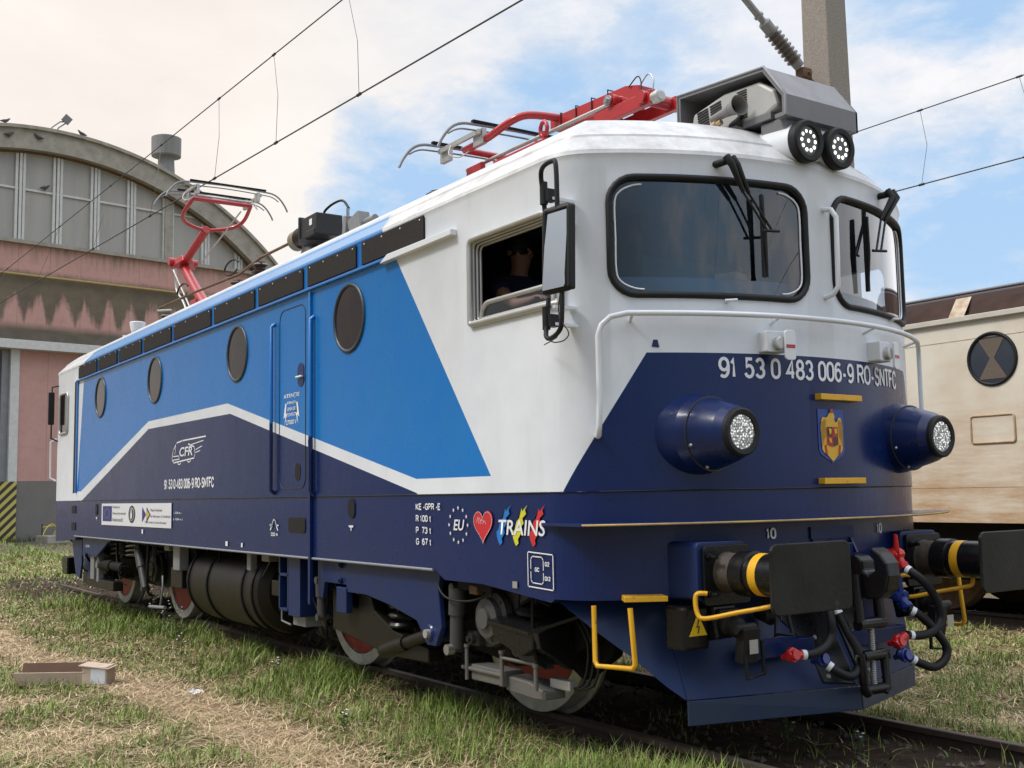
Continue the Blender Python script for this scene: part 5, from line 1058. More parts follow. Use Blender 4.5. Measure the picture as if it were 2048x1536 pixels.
nf = g.noise(O, 9, 8, .7); nf2 = g.noise(g.scale(O, (1, 2.5, 1)), 40, 6, .7); nl = g.noise(O, .6, 5, .6)
turf = g.mix(g.ramp(nf, .35, .65), (.075, .085, .03), (.20, .155, .075)); turf = g.mix(g.ramp(nf2, .5, .7), turf, (.30, .235, .13))
strw = g.mix(g.ramp(nf2, .35, .65), (.24, .17, .10), (.50, .385, .245)); strw = g.mix(g.m('MULTIPLY', g.ramp(nf, .5, .7), .6), strw, (.15, .10, .06))
soil = g.mix(g.ramp(nf, .35, .65), (.030, .022, .016), (.075, .052, .038)); yard = g.mix(g.ramp(nl, .35, .65), (.16, .14, .11), (.11, .11, .06))
c = g.mix(sp.outputs[0], turf, strw); c = g.mix(sp.outputs[1], c, soil); c = g.mix(sp.outputs[2], c, yard); g.link(c, b_.inputs['Base Color']); b_.inputs['Roughness'].default_value = .95; b_.inputs['Specular IOR Level'].default_value = .1
bp_ = g.n('ShaderNodeBump'); bp_.inputs['Strength'].default_value = .7; bp_.inputs['Distance'].default_value = .03; g.link(g.m('ADD', nf, nf2), bp_.inputs['Height']); g.link(bp_.outputs[0], b_.inputs['Normal'])
me.materials.append(M)
# ------------------------------------------------------------------ tracks
m_rail = mat('rail_steel', (.05, .035, .028), .6, .3, col2=(.09, .06, .045), ns=20); m_railtop = mat('rail_head', (.10, .085, .075), .5, .5); m_slp = mat('sleeper_concrete', (.10, .085, .07), .85, ns=10)
def track(yc, label, x0=-33, x1=24):
    T = thing('railway_track', label, 'track', (0, yc, 0)); T.location = (0, yc, 0)
    for s in (-1, 1):
        y = s * .7535
        pr = [(y - .035, -.002), (y - .036, -.035), (y - .01, -.045), (y - .009, -.13), (y - .07, -.15), (y - .07, -.165), (y + .07, -.165), (y + .07, -.15), (y + .009, -.13), (y + .01, -.045), (y + .036, -.035), (y + .035, -.002)]
        rl = MB().pyz(pr, x0, x1).build('rail', m_rail, T); MB().box((x0, y - .026, -.004), (x1, y + .026, .0)).build('rail_head', m_railtop, rl)
    k = 0
    for i in range(int((x1 - x0) / .62)):
        x = x0 + .3 + i * .62
        if not (yc == 0 and -14 < x < 14): continue
        b = MB().box((x - .12, -1.2, -.24), (x + .12, 1.2, -.135))
        for y in (-.86, -.65, .65, .86): b.lathe((x, y, -.135), (0, 0, 1), [(0, .03), (.03, .025)], 6)
        b.build('sleeper', m_slp, T)
    return T
track(0, 'railway track under the blue and white locomotive, rusty rails in weeds'); track(7.45, 'railway track under the cream locomotive on the right')
# ------------------------------------------------------------------ grass, straw, stones (nobody could count these)
def attr_mesh(name, co, F, nper, colr, mt, label, cat):
    me = bpy.data.meshes.new(name); me.vertices.add(len(co)); me.vertices.foreach_set('co', co.ravel().astype(np.float32))
    tot = np.array([len(f) for f in nper]); n = len(colr) // max(1, 1)
    return me
def blades(name, n, mode, label):
    # polar samples around the area in front of the loco: density falls off with distance
    r0, r1 = 3.8, 42; az0 = math.degrees(math.atan2(f_.y, f_.x)); r = r0 + (r1 - r0) * rng.random(n) ** 1.25; a = np.radians(az0 + (rng.random(n) - .5) * 76)
    x = CAM.x + r * np.cos(a); y = CAM.y + r * np.sin(a); x = x; st = straw_f(x, y); so_ = soil_f(x, y); cl = fbm(x, y, 2.4, 4); rnd_ = rng.random(n)
    keep = (y < 8.6) & (x < 12) & (x > -31)
    tall = np.clip(1.15 - np.abs(y + 1.25) / .62, 0, 1) * (x > -9) * sm(-.35, .35, fbm(x, y, 1.3, 3) - .35) + .6 * np.clip(1 - np.abs(y - 1.5) / .6, 0, 1)
    if mode == 'grass':
        keep &= rnd_ < np.clip(.25 + 1.3 * sm(.36, .60, cl) + .8 * tall - .95 * st, .02, 1) * (1 - .95 * so_) * np.where(x < -22, .25, 1)
        h = (.03 + .085 * rng.random(n) ** 1.5) * (.5 + .9 * sm(.35, .65, cl)) * (1 + .85 * tall) * (1 - .45 * st); lean = .4 + 1.7 * rng.random(n) ** 1.6; w_ = .0015 + .0018 * rng.random(n)
        w_ = w_ * np.clip(r / 7, 1, 4.5); dry = rng.random(n) < (.44 + .5 * st - .30 * tall - .30 * sm(.5, .65, cl))
        t = rng.random(n)[:, None]; c1 = np.array([.10, .165, .028]) * (1 - t) + np.array([.30, .38, .095]) * t; c2 = np.array([.28, .21, .10]) * (1 - t) + np.array([.50, .40, .24]) * t
    elif mode == 'leaf':
        keep &= (rnd_ < (.15 + .85 * sm(.45, .6, fbm(x, y, 1.9, 1))) * (1 - .9 * so_) * (1 - .85 * st)) & (x > -14); h = .02 + .04 * rng.random(n); lean = .8 + 2 * rng.random(n); w_ = (.004 + .005 * rng.random(n)) * np.clip(r / 9, 1, 2.5); dry = rng.random(n) < .08
        t = rng.random(n)[:, None]; c1 = np.array([.05, .11, .02]) * (1 - t) + np.array([.14, .22, .05]) * t; c2 = np.array([.25, .17, .08]) * t + .03
    else:
        keep &= (rnd_ < np.clip(.38 + 1.0 * st, 0, 1) * (1 - .97 * so_) * (1 - .8 * tall)) & (x > -20)
        h = .06 + .17 * rng.random(n); lean = 5 + 6 * rng.random(n); w_ = (.0019 + .0018 * rng.random(n)) * np.clip(r / 8, 1, 2.0); dry = np.ones(n, bool)
        t = rng.random(n)[:, None]; c1 = c2 = np.array([.30, .21, .11]) * (1 - t ** .7) + np.array([.78, .60, .38]) * t ** .7
    col = np.where(dry[:, None], c2, c1); k = np.nonzero(keep)[0]; x, y, h, lean, w_, col = x[k], y[k], h[k], lean[k], w_[k], col[k]; n = len(k)
    z = ghz(x, y) - .005; th = rng.random(n) * 2 * np.pi; dx, dy = np.cos(th), np.sin(th); L = np.sqrt(1 + lean ** 2); hz = h / L if mode == 'straw' else h / np.sqrt(1 + lean ** 2 * .5); hx = hz * lean
    if mode == 'straw': hz = .004 + .03 * rng.random(n); hx = h; z = z + .008 + .02 * rng.random(n)
    px, py = -dy * w_, dx * w_; P0 = np.stack([x, y, z], -1); S = np.stack([px, py, np.zeros(n)], -1); D = np.stack([dx, dy, np.zeros(n)], -1)
    up = np.array([0, 0, 1.0]); mid = P0 + D * (hx * .32)[:, None] + up * (hz * .62)[:, None]; tip = P0 + D * hx[:, None] + up * hz[:, None]
    V = np.stack([P0 - S, P0 + S, mid - S * .8, mid + S * .8, tip], 1).reshape(-1, 3); base = (np.arange(n) * 5)[:, None]
    Q = base + np.array([0, 1, 3, 2]); T = base + np.array([2, 3, 4]); li = np.concatenate([Q.ravel(), T.ravel()]); ls = np.concatenate([np.arange(n) * 4, 4 * n + np.arange(n) * 3]); lt = np.concatenate([np.full(n, 4), np.full(n, 3)])
    me = bpy.data.meshes.new(name); me.vertices.add(len(V)); me.vertices.foreach_set('co', V.ravel()); me.loops.add(len(li)); me.loops.foreach_set('vertex_index', li); me.polygons.add(len(ls)); me.polygons.foreach_set('loop_start', ls); me.polygons.foreach_set('loop_total', lt); me.update()
    ca = me.attributes.new('tone', 'FLOAT_COLOR', 'POINT'); C4 = np.concatenate([np.repeat(col, 5, 0), np.ones((n * 5, 1))], 1); ca.data.foreach_set('color', C4.ravel())
    o = bpy.data.objects.new(name, me); COL.objects.link(o); me.materials.append(m_blade); tag(o, label, name, kind='stuff'); print(name, n); return o
m_blade = bpy.data.materials.new('blade'); m_blade.use_nodes = True; g = NG(m_blade.node_tree); b_ = m_blade.node_tree.nodes['Principled BSDF']; at = g.n('ShaderNodeAttribute'); at.attribute_name = 'tone'; g.link(at.outputs['Color'], b_.inputs['Base Color'])
b_.inputs['Roughness'].default_value = .6; b_.inputs['Specular IOR Level'].default_value = .25
blades('grass', 620000, 'grass', 'green and dry grass growing beside and between the tracks')
blades('ground_leaves', 130000, 'leaf', 'small broad weed leaves low in the grass')
blades('straw', 420000, 'straw', 'trodden dry straw lying along the footpath')
# loose stones in the track bed
b = MB(); xs = rng.uniform(-12, 12, 2600); ys = rng.uniform(-1.35, 1.35, 2600)
for x, y in zip(xs, ys):
    r = rnd.uniform(.012, .032); z = float(ghz(x, y)); M3 = Matrix.Rotation(rnd.random() * 6, 3, 'Z') @ Matrix.Rotation(rnd.random() * 6, 3, 'X')
    vs = [Vector((x, y, z + r * .3)) + M3 @ Vector(p) * r for p in ((1, 0, 0), (-1, .2, 0), (0, 1, .1), (.1, -1, 0), (0, 0, .8), (0, .1, -.7))]
    b.add(vs, [(0, 2, 4), (2, 1, 4), (1, 3, 4), (3, 0, 4), (2, 0, 5), (1, 2, 5), (3, 1, 5), (0, 3, 5)])
tag(b.build('ballast', mat('ballast_stone', (.075, .058, .045), .9, col2=(.14, .115, .095), ns=9)), 'brown ballast stones lying in the track bed', 'ballast', kind='stuff')
# flowering weeds
def weed(x, y, h, label, n=9):
    z = float(ghz(x, y)) - .01; T = thing('flowering_weed', label, 'weed', (x, y, z), 0, 'weeds with white flowers beside the track')
    b = MB(); fl = MB(); lf = MB(); top = Vector((rnd.uniform(-.03, .03), rnd.uniform(-.03, .03), h)); b.tube([(0, 0, 0), top * .5 + Vector((.01, 0, 0)), top], .0025, 5)
    for k in range(n):
        t = .25 + .75 * k / n; p = top * t; a = rnd.random() * 6.28; e = p + Vector((math.cos(a), math.sin(a), .7)) * h * .16; b.tube([p, e], .0015, 4)
        for m_ in range(3): q = p.lerp(e, .4 + .3 * m_); a2 = rnd.random() * 6.28; s_ = Vector((math.cos(a2), math.sin(a2), .3)) * .03; lf.add([q, q + s_ * .5 + Vector((0, 0, .008)), q + s_, q + s_ * .5 - Vector((0, 0, .006))], [(0, 1, 2, 3)])
        if k > n * .45: fl.lathe(e, (0, 0, 1), [(0, .003), (.004, .011), (.008, .006)], 8)
    b.build('stem', m_stem, T); lf.build('leaves', m_stem, T); fl.build('flowers', m_dec, T)
m_stem = mat('weed_green', (.06, .10, .025), .6)
weed(6.75, -.05, .26, 'tall white-flowered weed between the rails under the plough', 12)
weed(7.08, .22, .15, 'short weed right of the tall one under the plough', 7)
for x, y, h, l in ((-2.0, -1.35, .42, 'white-tipped weed before the rearmost wheels of the far bogie'), (-1.35, -1.40, .36, 'white-tipped weed left of the air tank'), (-1.05, -1.38, .46, 'tallest white-tipped weed at the left end of the air tank'), (.35, -1.75, .30, 'weed in the tall grass below the air tank'), (2.3, -1.55, .24, 'weed in front of the blue side step'), (4.4, -1.9, .15, 'low weed in the grass before the near bogie')): weed(x, y, h, l)
# ------------------------------------------------------------------ litter
m_card = mat('cardboard', (.58, .45, .35), .8, col2=(.46, .34, .26), ns=8); m_cardin = mat('cardboard_inner', (.16, .09, .06), .85)
zb = float(ghz(.95, -2.9)); T = thing('cardboard_box', 'opened brown cardboard carton lying flat on the dry grass', 'cardboard box', (.90, -2.97, zb), R(55)); T.scale = (.78, .78, .78)
b = MB().box((-.52, -.12, .01), (.30, .10, .02)); b.build('bottom_panel', m_cardin, T)
MB().box((-.52, -.135, .01), (.30, -.125, .17), Matrix.Rotation(R(14), 3, 'X')).build('front_panel', m_card, T); MB().box((-.54, .10, .01), (.30, .11, .24), Matrix.Rotation(R(-10), 3, 'X')).build('back_panel', m_cardin, T)
MB().box((.26, -.15, .0), (.54, .12, .22)).build('end_carton', m_card, T, .004); MB().box((.22, -.17, .215), (.57, .13, .225), Matrix.Rotation(R(7), 3, 'Y')).build('flap', m_card, T)
MB().box((-.66, -.13, .02), (-.52, .06, .03), Matrix.Rotation(R(-25), 3, 'Y')).build('flap', m_card, T); MB().box((.36, -.156, .03), (.525, -.151, .20)).build('paper_sheet', m_dec, T)
b = MB(); bx_, by_ = 2.12, -2.18; zz = float(ghz(bx_, by_)); N = 9; vs = []
for a in range(N):
    for c_ in range(N): vs.append((bx_ + (a / N - .5) * .20, by_ + (c_ / N - .5) * .16 * (1 - abs(a / N - .5)), zz + .015 + .05 * abs(noise.noise(Vector((a * .6, c_ * .7, 3))))))
b.add(vs, [(a * N + c_, a * N + c_ + 1, (a + 1) * N + c_ + 1, (a + 1) * N + c_) for a in range(N - 1) for c_ in range(N - 1)]); tag(b.build('plastic_bag', mat('thin_plastic', (.70, .72, .75), .3)), 'crumpled clear plastic bag lying on the straw path', 'plastic bag')
# ------------------------------------------------------------------ cream locomotive on the next track
NL = thing('parked_locomotive', 'weathered cream locomotive with rust stains and a round draped window, parked on the next track', 'locomotive', (.72, 7.45, 0))
mc = bpy.data.materials.new('cream_rusty_paint'); mc.use_nodes = True; g = NG(mc.node_tree); b_ = mc.node_tree.nodes['Principled BSDF']; tc = g.n('ShaderNodeTexCoord'); O = tc.outputs['Object']; sx = g.n('ShaderNodeSeparateXYZ'); g.link(O, sx.inputs[0])
n1_ = g.noise(g.scale(O, (.35, 1, 2.2)), 2.6, 9, .72); n2_ = g.noise(O, 1.5, 5, .6)
low = g.m('ADD', g.ramp(sx.outputs[2], 2.9, 1.1), g.m('MULTIPLY', g.m('SUBTRACT', n2_, .5), .9), clamp=True)
c = g.mix(g.ramp(n2_, .3, .7), (.72, .67, .57), (.66, .60, .49)); c = g.mix(g.m('MULTIPLY', low, g.ramp(n1_, .27, .58)), c, (.43, .26, .13)); c = g.mix(g.m('MULTIPLY', g.ramp(g.noise(O, 14, 6, .7), .68, .74), .5), c, (.14, .10, .07))
c = g.mix(g.ramp(sx.outputs[2], 3.375, 3.385), c, (.035, .016, .012))
g.link(c, b_.inputs['Base Color']); b_.inputs['Roughness'].default_value = .6; b_.inputs['Specular IOR Level'].default_value = .2
oldb = body_shell('body', [(1.07, 0), (3.33, 0), (3.35, .02), (3.64, .16), (3.78, .7)], NL, mc)
MB().pxz([(-6.3, 3.33), (6.3, 3.33), (6.3, 3.39), (-6.3, 3.39)], -1.60, -1.54).build('gutter', mat('cream_gutter', (.58, .54, .46), .5), NL, .005)
m_brn = mat('brown_roof_panel', (.030, .013, .010), .75, col2=(.06, .032, .024), ns=5, amt=.8, spec=.2); edges_ = [-6, -4.6, -3.2, -1.8, -.4, 1.0, 2.3, 3.52, 4.9, 6]
for a, e in zip(edges_[:-1], edges_[1:]):
    MB().add([(a + .03, -1.55, 3.395), (e - .22, -1.55, 3.395), (e - .22, -1.38, 3.63), (a + .03, -1.38, 3.63), (a + .03, -1.50, 3.38), (e - .22, -1.50, 3.38), (e - .22, -1.33, 3.62), (a + .03, -1.33, 3.62)], [(0, 1, 2, 3), (7, 6, 5, 4), (0, 4, 5, 1), (1, 5, 6, 2), (2, 6, 7, 3), (3, 7, 4, 0)]).build('roof_louvre', m_brn, NL)
MB().tube([(-6, -1.30, 3.70), (6, -1.30, 3.70)], .02, 6).build('roof_rail', m_hood, NL)
for x in (-3.82, -1.34, 1.34, 3.80):
    f = MB().tube([(x + .285 * math.cos(a), -1.553, 2.872 + .285 * math.sin(a)) for a in [2 * math.pi * k / 40 for k in range(40)]], .02, 8, closed=True).build('porthole', m_black, NL)
    MB().lathe((x, -1.54, 2.872), (0, -1, 0), [(0, .28), (.012, .28)], 40).build('porthole_glass', mat('grey_pane', (.045, .048, .055), .15), f)
    MB().pxz([(x - .16, 3.10), (x + .16, 3.10), (x + .025, 2.88), (x + .17, 2.65), (x - .17, 2.65), (x - .025, 2.88)], -1.556, -1.5535).build('gathered_curtain', mat('old_curtain', (.13, .10, .075), .8, ns=20), f)
MB().add([(3.30, -1.57, 3.395), (3.50, -1.57, 3.395), (3.50, -1.40, 3.63), (3.30, -1.40, 3.63)], [(0, 1, 2, 3)]).build('bare_roof_patch', mat('patched_sheet', (.50, .43, .33), .6, col2=(.30, .17, .08), ns=7, amt=.9), NL)
m_rs = mat('rust_stain', (.36, .20, .10), .7, col2=(.52, .40, .27), ns=9, amt=1)
MB().pxz(rrect(3.50, 4.02, 1.95, 2.25, .03), -1.556, -1.545).build('hatch', mc, NL, .004); MB().tube([(x, -1.557, z) for x, z in rrect(3.50, 4.02, 1.95, 2.25, .03)], .012, 6, closed=True).build('hatch_frame', m_rs, NL)
MB().box((-7, -1.3, .5), (7, 1.3, 1.06)).build('underframe', m_under, NL)
for z in (1.46, 3.12): MB().box((-6.3, -1.553, z), (6.3, -1.549, z + .006)).build('panel_joint', m_rs, NL)
def nbogie(xc):
    Bq = sub('bogie', NL); b = MB().box((xc - 2, -1.15, .4), (xc + 2, -1.0, .8)); b.build('bogie_frame', m_under, Bq)
    for dx in (-1.35, 1.35):
        for s in (-1, 1): MB().lathe((xc + dx, .82 * s, .625), (0, -s, 0), [(0, .625), (.14, .65)], 40).build('wheel', m_rust, Bq)
nbogie(3.85); nbogie(-3.85)
MB().tube(smooth_path([(4.5, -1.5, 1.0), (4.62, -1.55, .75), (4.8, -1.55, .45), (5.1, -1.5, .40)], 4), .02, 6).build('hanging_cable', m_black, NL)
MB().tube([(4.35, -1.55, .9), (4.35, -1.55, .5), (4.55, -1.55, .5), (4.55, -1.55, .9)], .015, 6).build('step_stirrup', m_yellow, NL)
# ------------------------------------------------------------------ overhead line
m_wire = mat('wire_dark', (.06, .055, .05), .5, .5); m_conc = mat('pebble_concrete', (.30, .27, .23), .9, col2=(.20, .17, .145), ns=60, amt=.9, bump=.5, bs=120)
def line(yf, zc, zm, ymf, xs, label):
    T = thing('overhead_line', label, 'overhead line', (0, 0, 0))
    MB().tube([(x, yf(x), zc) for x in range(-33, 25, 2)], .009, 6).build('contact_wire', m_wire, T); MB().tube([(x, ymf(x), zm(x)) for x in range(-33, 25, 2)], .008, 6).build('messenger_wire', m_wire, T)
    for x in xs:
        a = Vector((x - .25, ymf(x - .25), zm(x - .25))); b_2 = Vector((x, yf(x), zc)); mid = a.lerp(b_2, .5) + Vector((.10, 0, 0))
        d = MB().tube([a, mid, b_2], .0035, 5); d.lathe(a - Vector((.04, 0, 0)), (1, 0, 0), [(0, .016), (.08, .016)], 8); d.lathe(b_2 - Vector((.04, 0, 0)), (1, 0, 0), [(0, .018), (.08, .018)], 8); d.build('dropper', m_wire, T)
line(lambda x: .067 * (x - .85), 5.905, lambda x: 7.15, lambda x: .03 * (x - .8), (3.9, .85, -1.2, -3.1, -5.6, -8.4, -12, -17), 'overhead contact and messenger wires running above the blue and white locomotive')
line(lambda x: 7.72 + .03 * (x - 3), 5.6, lambda x: 6.8, lambda x: 8.12, (-6, -1, 2.5, 4.0, 8), 'overhead wires over the cream locomotive, at the right edge')
PO = thing('catenary_pole', 'grey pebbled concrete mast rising behind the near cab', 'pole', (4.86, 2.93, 0))
MB().add([(-.19, -.17, -.3), (.19, -.17, -.3), (.19, .17, -.3), (-.19, .17, -.3), (-.13, -.13, 9.2), (.13, -.13, 9.2), (.13, .13, 9.2), (-.13, .13, 9.2)], [(0, 1, 5, 4), (1, 2, 6, 5), (2, 3, 7, 6), (3, 0, 4, 7), (4, 5, 6, 7), (3, 2, 1, 0)]).build('mast', m_conc, PO, .015)
ST = thing('cantilever_arm', 'grey tube and ribbed brown insulator slanting down to the concrete mast', 'insulator', (4.85, 2.66, 5.34))
D = Vector((0, -.725, .515)).normalized(); o0 = Vector((0, -.05, .03))
b = MB(); insulator(b, o0 + D * .12, D, .075, .40, 8, .62); b.build('insulator', mat('grey_porcelain', (.10, .085, .075), .3, col2=(.16, .14, .12)), ST)
b = MB().lathe(o0 + D * .06, D, [(0, .05), (.08, .055)], 16).lathe(o0 + D * .51, D, [(0, .055), (.10, .058), (.12, .03)], 16).tube([o0 + D * .60, o0 + D * .72], .03, 8).tube([o0 + D * .70, o0 + D * 3.6], .032, 10).lathe(o0 + D * .68, D, [(0, .045), (.03, .045)], 12); b.build('tube', mat('galvanised', (.30, .30, .29), .5, .4), ST)
b = MB().box((-.05, -.10, -.05), (.05, .02, .05)).tube([(-.07, -.02, 0), (.07, -.02, 0)], .02, 8).tube([(0, -.0, -.02), (.03, .10, -.12)], .03, 6); b.build('mounting_bracket', m_rust, ST, .01)
MB().tube([(-.12, .09, .10), (-.13, .06, -.1), (-.12, .08, -.25)], .025, 8).build('fixing_strap', mat('rope_grey', (.30, .26, .22), .9), ST)
# ------------------------------------------------------------------ depot hall
AZ = 98.7; DP = thing('depot_hall', 'pink plastered locomotive hall with arched concrete gable, glazed tympanum and soot stains', 'building', (-33.709, 4.311, 0), R(AZ)); DPm = None
wallm = bpy.data.materials.new('pink_plaster'); wallm.use_nodes = True; g = NG(wallm.node_tree); b_ = wallm.node_tree.nodes['Principled BSDF']; tc = g.n('ShaderNodeTexCoord'); O = tc.outputs['Object']; sx = g.n('ShaderNodeSeparateXYZ'); g.link(O, sx.inputs[0])
nA = g.noise(O, 1.1, 6, .65); nB = g.noise(O, 5, 7, .7); nC = g.noise(g.scale(O, (1, 1, .1)), 3, 6, .7)
pink = g.mix(g.ramp(nA, .3, .7), (.49, .27, .235), (.54, .32, .275)); pink = g.mix(g.m('MULTIPLY', g.ramp(nB, .5, .75), .35), pink, (.28, .17, .15))
ab = g.m('PINGPONG', g.m('ADD', g.m('MULTIPLY', sx.outputs[0], 1.0), g.m('MULTIPLY', g.noise(g.scale(O, (1, 1, 0)), 1.7, 3), 1.1)), .46)
edge = g.m('ADD', 8.15, g.m('MULTIPLY', ab, 2.5)); edge = g.m('ADD', edge, g.m('MULTIPLY', g.m('SUBTRACT', nB, .5), .8))
soot = g.ramp(g.m('SUBTRACT', sx.outputs[2], edge), -.12, .35); soot = g.m('MULTIPLY', soot, g.ramp(g.m('ADD', sx.outputs[2], g.m('MULTIPLY', g.m('SUBTRACT', nB, .5), .5)), 10.42, 10.12))
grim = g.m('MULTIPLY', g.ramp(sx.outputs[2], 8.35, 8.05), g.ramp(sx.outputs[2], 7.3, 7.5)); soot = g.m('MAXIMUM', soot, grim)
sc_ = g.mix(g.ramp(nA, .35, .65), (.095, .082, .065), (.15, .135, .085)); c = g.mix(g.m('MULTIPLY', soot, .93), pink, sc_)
c = g.mix(g.m('MULTIPLY', g.ramp(sx.outputs[2], 10.5, 11.3), g.ramp(nC, .45, .62)), c, (.24, .19, .14))
jl = g.ramp(g.m('ABSOLUTE', g.m('SUBTRACT', g.m('FRACT', g.m('MULTIPLY', sx.outputs[0], .83)), .5)), .012, .006); c = g.mix(g.m('MULTIPLY', jl, .4), c, (.14, .09, .075))
g.link(c, b_.inputs['Base Color']); b_.inputs['Roughness'].default_value = .9
m_plinth = mat('grey_render', (.19, .175, .16), .9, col2=(.14, .13, .12), ns=1.5); m_cc = mat('weathered_concrete', (.37, .34, .29), .9, col2=(.24, .22, .185), ns=3, amt=.9, streak=False, bump=.3)
m_wf = mat('old_white_frame', (.60, .60, .58), .6, col2=(.42, .41, .38), ns=6); m_gl = mat('dirty_hall_glass', (.36, .345, .32), .35, col2=(.22, .218, .21), ns=2.5, amt=.8, streak=True, dirt=(.36, .335, .30), ds=5, dlo=.42, dhi=.62)
CA, CZ, R0, R1 = -.5, 2.23, 12.87, 13.65
MB().box((-1.70, 0, 2.27), (9.7, .5, 7.35)).build('lower_wall', wallm, DP); MB().box((-1.70, -.02, -.3), (9.7, .5, 2.27)).build('plinth', m_plinth, DP)
MB().box((-10.7, .03, 7.3), (9.7, .5, 11.4)).build('upper_wall', wallm, DP); MB().box((-10.7, 0, -.3), (-6.2, .5, 7.35)).build('lower_wall', wallm, DP)
MB().box((-10.8, -.45, 7.58), (9.8, .03, 7.92)).build('canopy_slab', mat('slab_grime', (.11, .095, .075), .9, col2=(.20, .17, .13), ns=3), DP); MB().box((-10.8, -.5, 7.24), (9.8, .0, 7.58)).build('white_lintel', m_wf, DP, .01)
MB().box((-2.02, -.10, 2.25), (-1.70, .4, 7.24)).build('door_pillar', m_wf, DP); MB().box((-2.30, .05, 2.25), (-2.02, .5, 7.24)).build('door_jamb', m_greyp, DP)
st_m = bpy.data.materials.new('hazard_stripes'); st_m.use_nodes = True; g = NG(st_m.node_tree); b_ = st_m.node_tree.nodes['Principled BSDF']; tc = g.n('ShaderNodeTexCoord'); sx = g.n('ShaderNodeSeparateXYZ'); g.link(tc.outputs['Object'], sx.inputs[0])
fr = g.m('FRACT', g.m('MULTIPLY', g.m('SUBTRACT', sx.outputs[2], g.m('ADD', sx.outputs[0], sx.outputs[1])), 2.9)); g.link(g.mix(g.ramp(fr, .49, .51), (.035, .033, .03), (.50, .43, .10)), b_.inputs['Base Color']); b_.inputs['Roughness'].default_value = .7
MB().box((-2.32, -.12, -.3), (-1.70, .45, 2.25)).build('hazard_pillar', st_m, DP)
MB().box((-6.2, .9, -.3), (-2.2, 1.0, 7.3)).build('hall_door', mat('brown_gate', (.10, .08, .06), .7, ns=5), DP)
MB().box((-10.8, -.16, 11.36), (9.7, .2, 11.50)).build('sill_ledge', m_cc, DP)
zi = lambda a, r: CZ + math.sqrt(max(r * r - (a - CA) ** 2, 0))
aa = [-9.2 + 18.1 * k / 40 + .0 for k in range(41)]; aa = [CA - 9.0 + 18.0 * k / 48 for k in range(49)]
MB().pxz([(a, zi(a, R0 + .05)) for a in aa] + [(aa[-1], 11.45), (aa[0], 11.45)], .20, .24).build('gable_glass', m_gl, DP)
ths = [math.pi / 2 - 0.83 + 1.66 * k / 48 for k in range(49)]
arc = lambda r: [(CA + r * math.cos(t), CZ + r * math.sin(t)) for t in ths]
def band(ra, rb, y0, y1, name, mt):
    b = MB(); A, Bq = arc(ra), arc(rb); n = len(A); vs = [(a, y, z) for y in (y0, y1) for pl in (A, Bq) for a, z in pl]
    fs = []
    for k in range(n - 1): fs += [(k, k + 1, n + k + 1, n + k), (2 * n + k, 3 * n + k, 3 * n + k + 1, 2 * n + k + 1), (n + k, n + k + 1, 3 * n + k + 1, 3 * n + k), (k, 2 * n + k, 2 * n + k + 1, k + 1)]
    b.add(vs, fs); return b.build(name, mt, DP)
band(R0, R1, -.30, .5, 'arch_beam', m_cc); band(R1, R1 + .13, -.42, .6, 'arch_coping', m_cc); band(R0 - .08, R0 + .0, .02, .3, 'arch_soffit', m_rust)
band(R1 - .3, R1, .5, 40, 'vault_roof', m_cc)
for a in (-8.3, -6.8, -5.3, -3.3, -1.78, -.35, 1.15, 2.67, 6.0, 7.6):
    b = MB()
    for d in (-.14, 0, .14): b.box((a + d - .05, .10 - (.03 if d == 0 else 0), 11.48), (a + d + .05, .22, zi(a + d, R0)))
    b.build('window_mullion', m_wf, DP)
MB().box((4.10, .02, 11.48), (4.46, .22, zi(4.3, R0))).build('concrete_column', m_cc, DP); b = MB()
for d in (4.07, 4.50): b.box((d - .03, .08, 11.48), (d + .03, .2, zi(d, R0)))
b.build('window_mullion', m_wf, DP)
MB().box((-7.2, .13, 13.52), (6.0, .21, 13.60)).build('window_transom', m_wf, DP)
pts = [(CA + (R0 - .06) * math.cos(t), .15, CZ + (R0 - .06) * math.sin(t)) for t in ths]; MB().tube(pts, .035, 4).build('window_head_frame', m_wf, DP)
MB().tube([(-10.6, -.12, 10.14), (9.6, -.12, 10.14)], .055, 8).build('gas_pipe', mat('yellow_pipe', (.36, .27, .10), .6), DP)
MB().lathe((4.62, 1.1, 14.0), (0, 0, 1), [(0, .48), (1.5, .37), (1.52, .41), (1.56, .37), (2.3, .33), (2.32, .62), (3.12, .63), (3.2, .45)], 32).build('ventilation_stack', mat('asbestos_grey', (.23, .23, .225), .8, col2=(.13, .13, .125), ns=5, streak=True), DP)
FL = thing('floodlight', 'small square floodlight on bent arms on top of the arched gable', 'floodlight', (-33.709 + 0, 4.311, 0), R(AZ))
b = MB().tube([(-.80, -.1, 15.86), (-.72, -.1, 16.15), (-.40, -.1, 16.45), (-.20, -.1, 16.5)], .03, 6).tube([(-.65, -.1, 15.86), (-.45, -.1, 16.2), (-.2, -.1, 16.42)], .03, 6); b.build('arm', m_greyp, FL)
MB().box((-.32, -.2, 16.42), (.0, -.12, 16.74), Matrix.Rotation(R(35), 3, 'Y')).build('lamp_housing', m_hood, FL, .01)
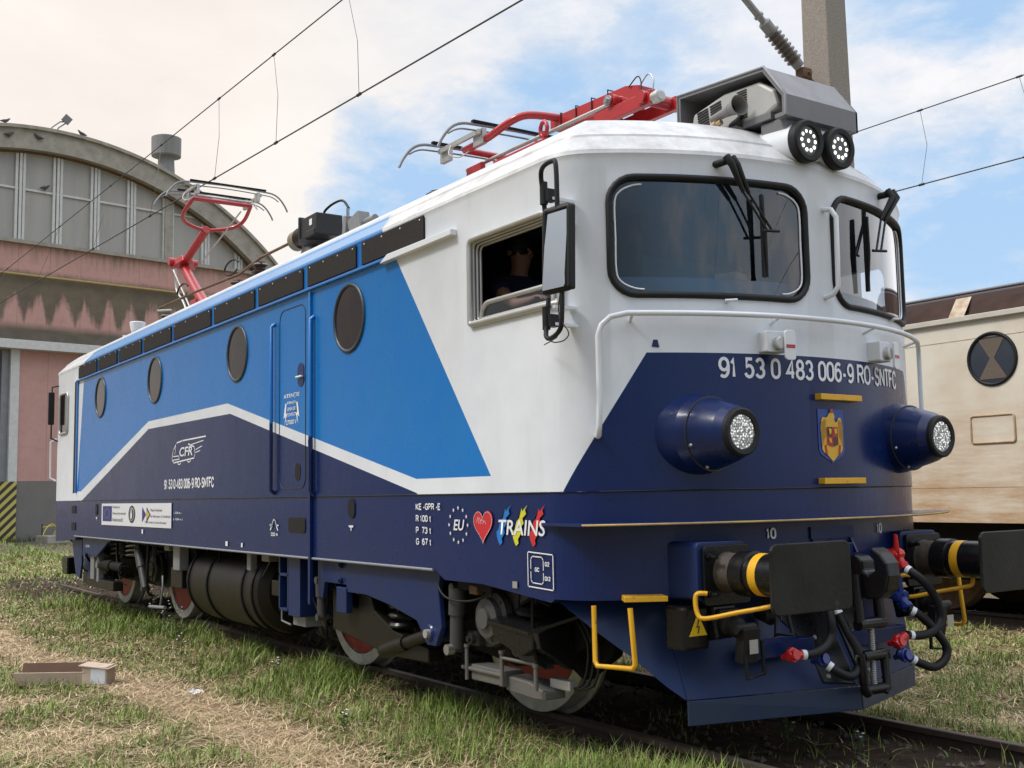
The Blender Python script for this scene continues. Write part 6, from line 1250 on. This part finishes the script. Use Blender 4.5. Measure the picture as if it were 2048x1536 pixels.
def pigeon(a, y, z, lab, flip=1):
    A = R(AZ); x0 = -33.709 + a * math.cos(A) - y * math.sin(A); y0 = 4.311 + a * math.sin(A) + y * math.cos(A)
    V = [((-.20 * flip, 0, .10), .02), ((-.10 * flip, 0, .12), .05), ((.0, 0, .14), .075), ((.08 * flip, 0, .17), .06), ((.12 * flip, 0, .22), .035), ((.15 * flip, 0, .25), .033), ((.19 * flip, 0, .245), .010), ((0, .03, .07), .012), ((0, .03, .0), .008), ((0, -.03, .07), .012), ((0, -.03, .0), .008)]
    o = skin_body('pigeon', V, [(0, 1), (1, 2), (2, 3), (3, 4), (4, 5), (5, 6), (2, 7), (7, 8), (2, 9), (9, 10)], 2, mat('pigeon_grey', (.06, .06, .065), .7), None, 1)
    o.location = (x0, y0, z); o.rotation_euler = (0, 0, A); tag(o, lab, 'pigeon', 'pigeons on the depot gable')
pigeon(-2.5, -.2, zi(-2.5, R1 + .13), 'pigeon perched on the very top of the arch at the left edge'); pigeon(.44, -.2, zi(.44, R1 + .13), 'pigeon stretched out on the arch right of the floodlight', -1)
pigeon(-.85, .08, 13.60, 'pigeon standing on the window transom'); pigeon(-1.3, -.36, zi(-1.3, R1 - .42), 'pigeon on the arch face below the floodlight', -1); pigeon(-2.4, -.36, zi(-2.4, R1 - .42), 'pigeon on the arch face at the left edge')
A = R(AZ); loc = lambda a, y: (-33.709 + a * math.cos(A) - y * math.sin(A), 4.311 + a * math.sin(A) + y * math.cos(A), 0)
pl = MB().box((-1.35, -1.2, -.1), (1.6, 0, .24)).build('planter', m_cc, None, .03); tag(pl, 'low concrete planter at the foot of the pink hall wall', 'planter'); pl.location = loc(0, -1.2); pl.rotation_euler.z = A
RK = thing('bicycle_rack', 'yellow wire rack with looping bars standing in the planter', 'bicycle rack', loc(0, -1.7), A); b = MB()
for k, a in enumerate((-1.15, -.75, -.35, .05, .5, .9)): b.tube([(a + .32 * math.cos(t) + .1 * math.sin(t), -.3 + .25 * math.cos(t + k), .24 + .42 * math.sin(t)) for t in [math.pi * q / 12 for q in range(13)]], .018, 6)
b.tube([(-1.3, 0, .55), (.9, .0, .75)], .018, 6); b.build('loop_bars', mat('rack_yellow', (.62, .50, .06), .5), RK); b = MB()
for a in (-1.3, -.6, .1): b.tube([(a, 0, .2), (a, 0, .66)], .02, 6)
b.build('posts', m_black, RK)
b = MB()
for k in range(90):
    a = rnd.uniform(-2.2, 1.5); h = rnd.uniform(.12, .45); q = Vector((a, rnd.uniform(-.5, .1), 0)); t = rnd.random() * 6.28
    for m_ in range(4): e = Vector((math.cos(t + m_), math.sin(t + m_), 2.2)) * h * .35; s_ = Vector((-math.sin(t), math.cos(t), 0)) * .012; b.add([q - s_, q + s_, q + e], [(0, 1, 2)])
hb = b.build('weeds', m_stem); tag(hb, 'clump of weeds growing along the foot of the hall', 'weeds', kind='stuff'); hb.location = loc(0, -.25); hb.rotation_euler.z = A
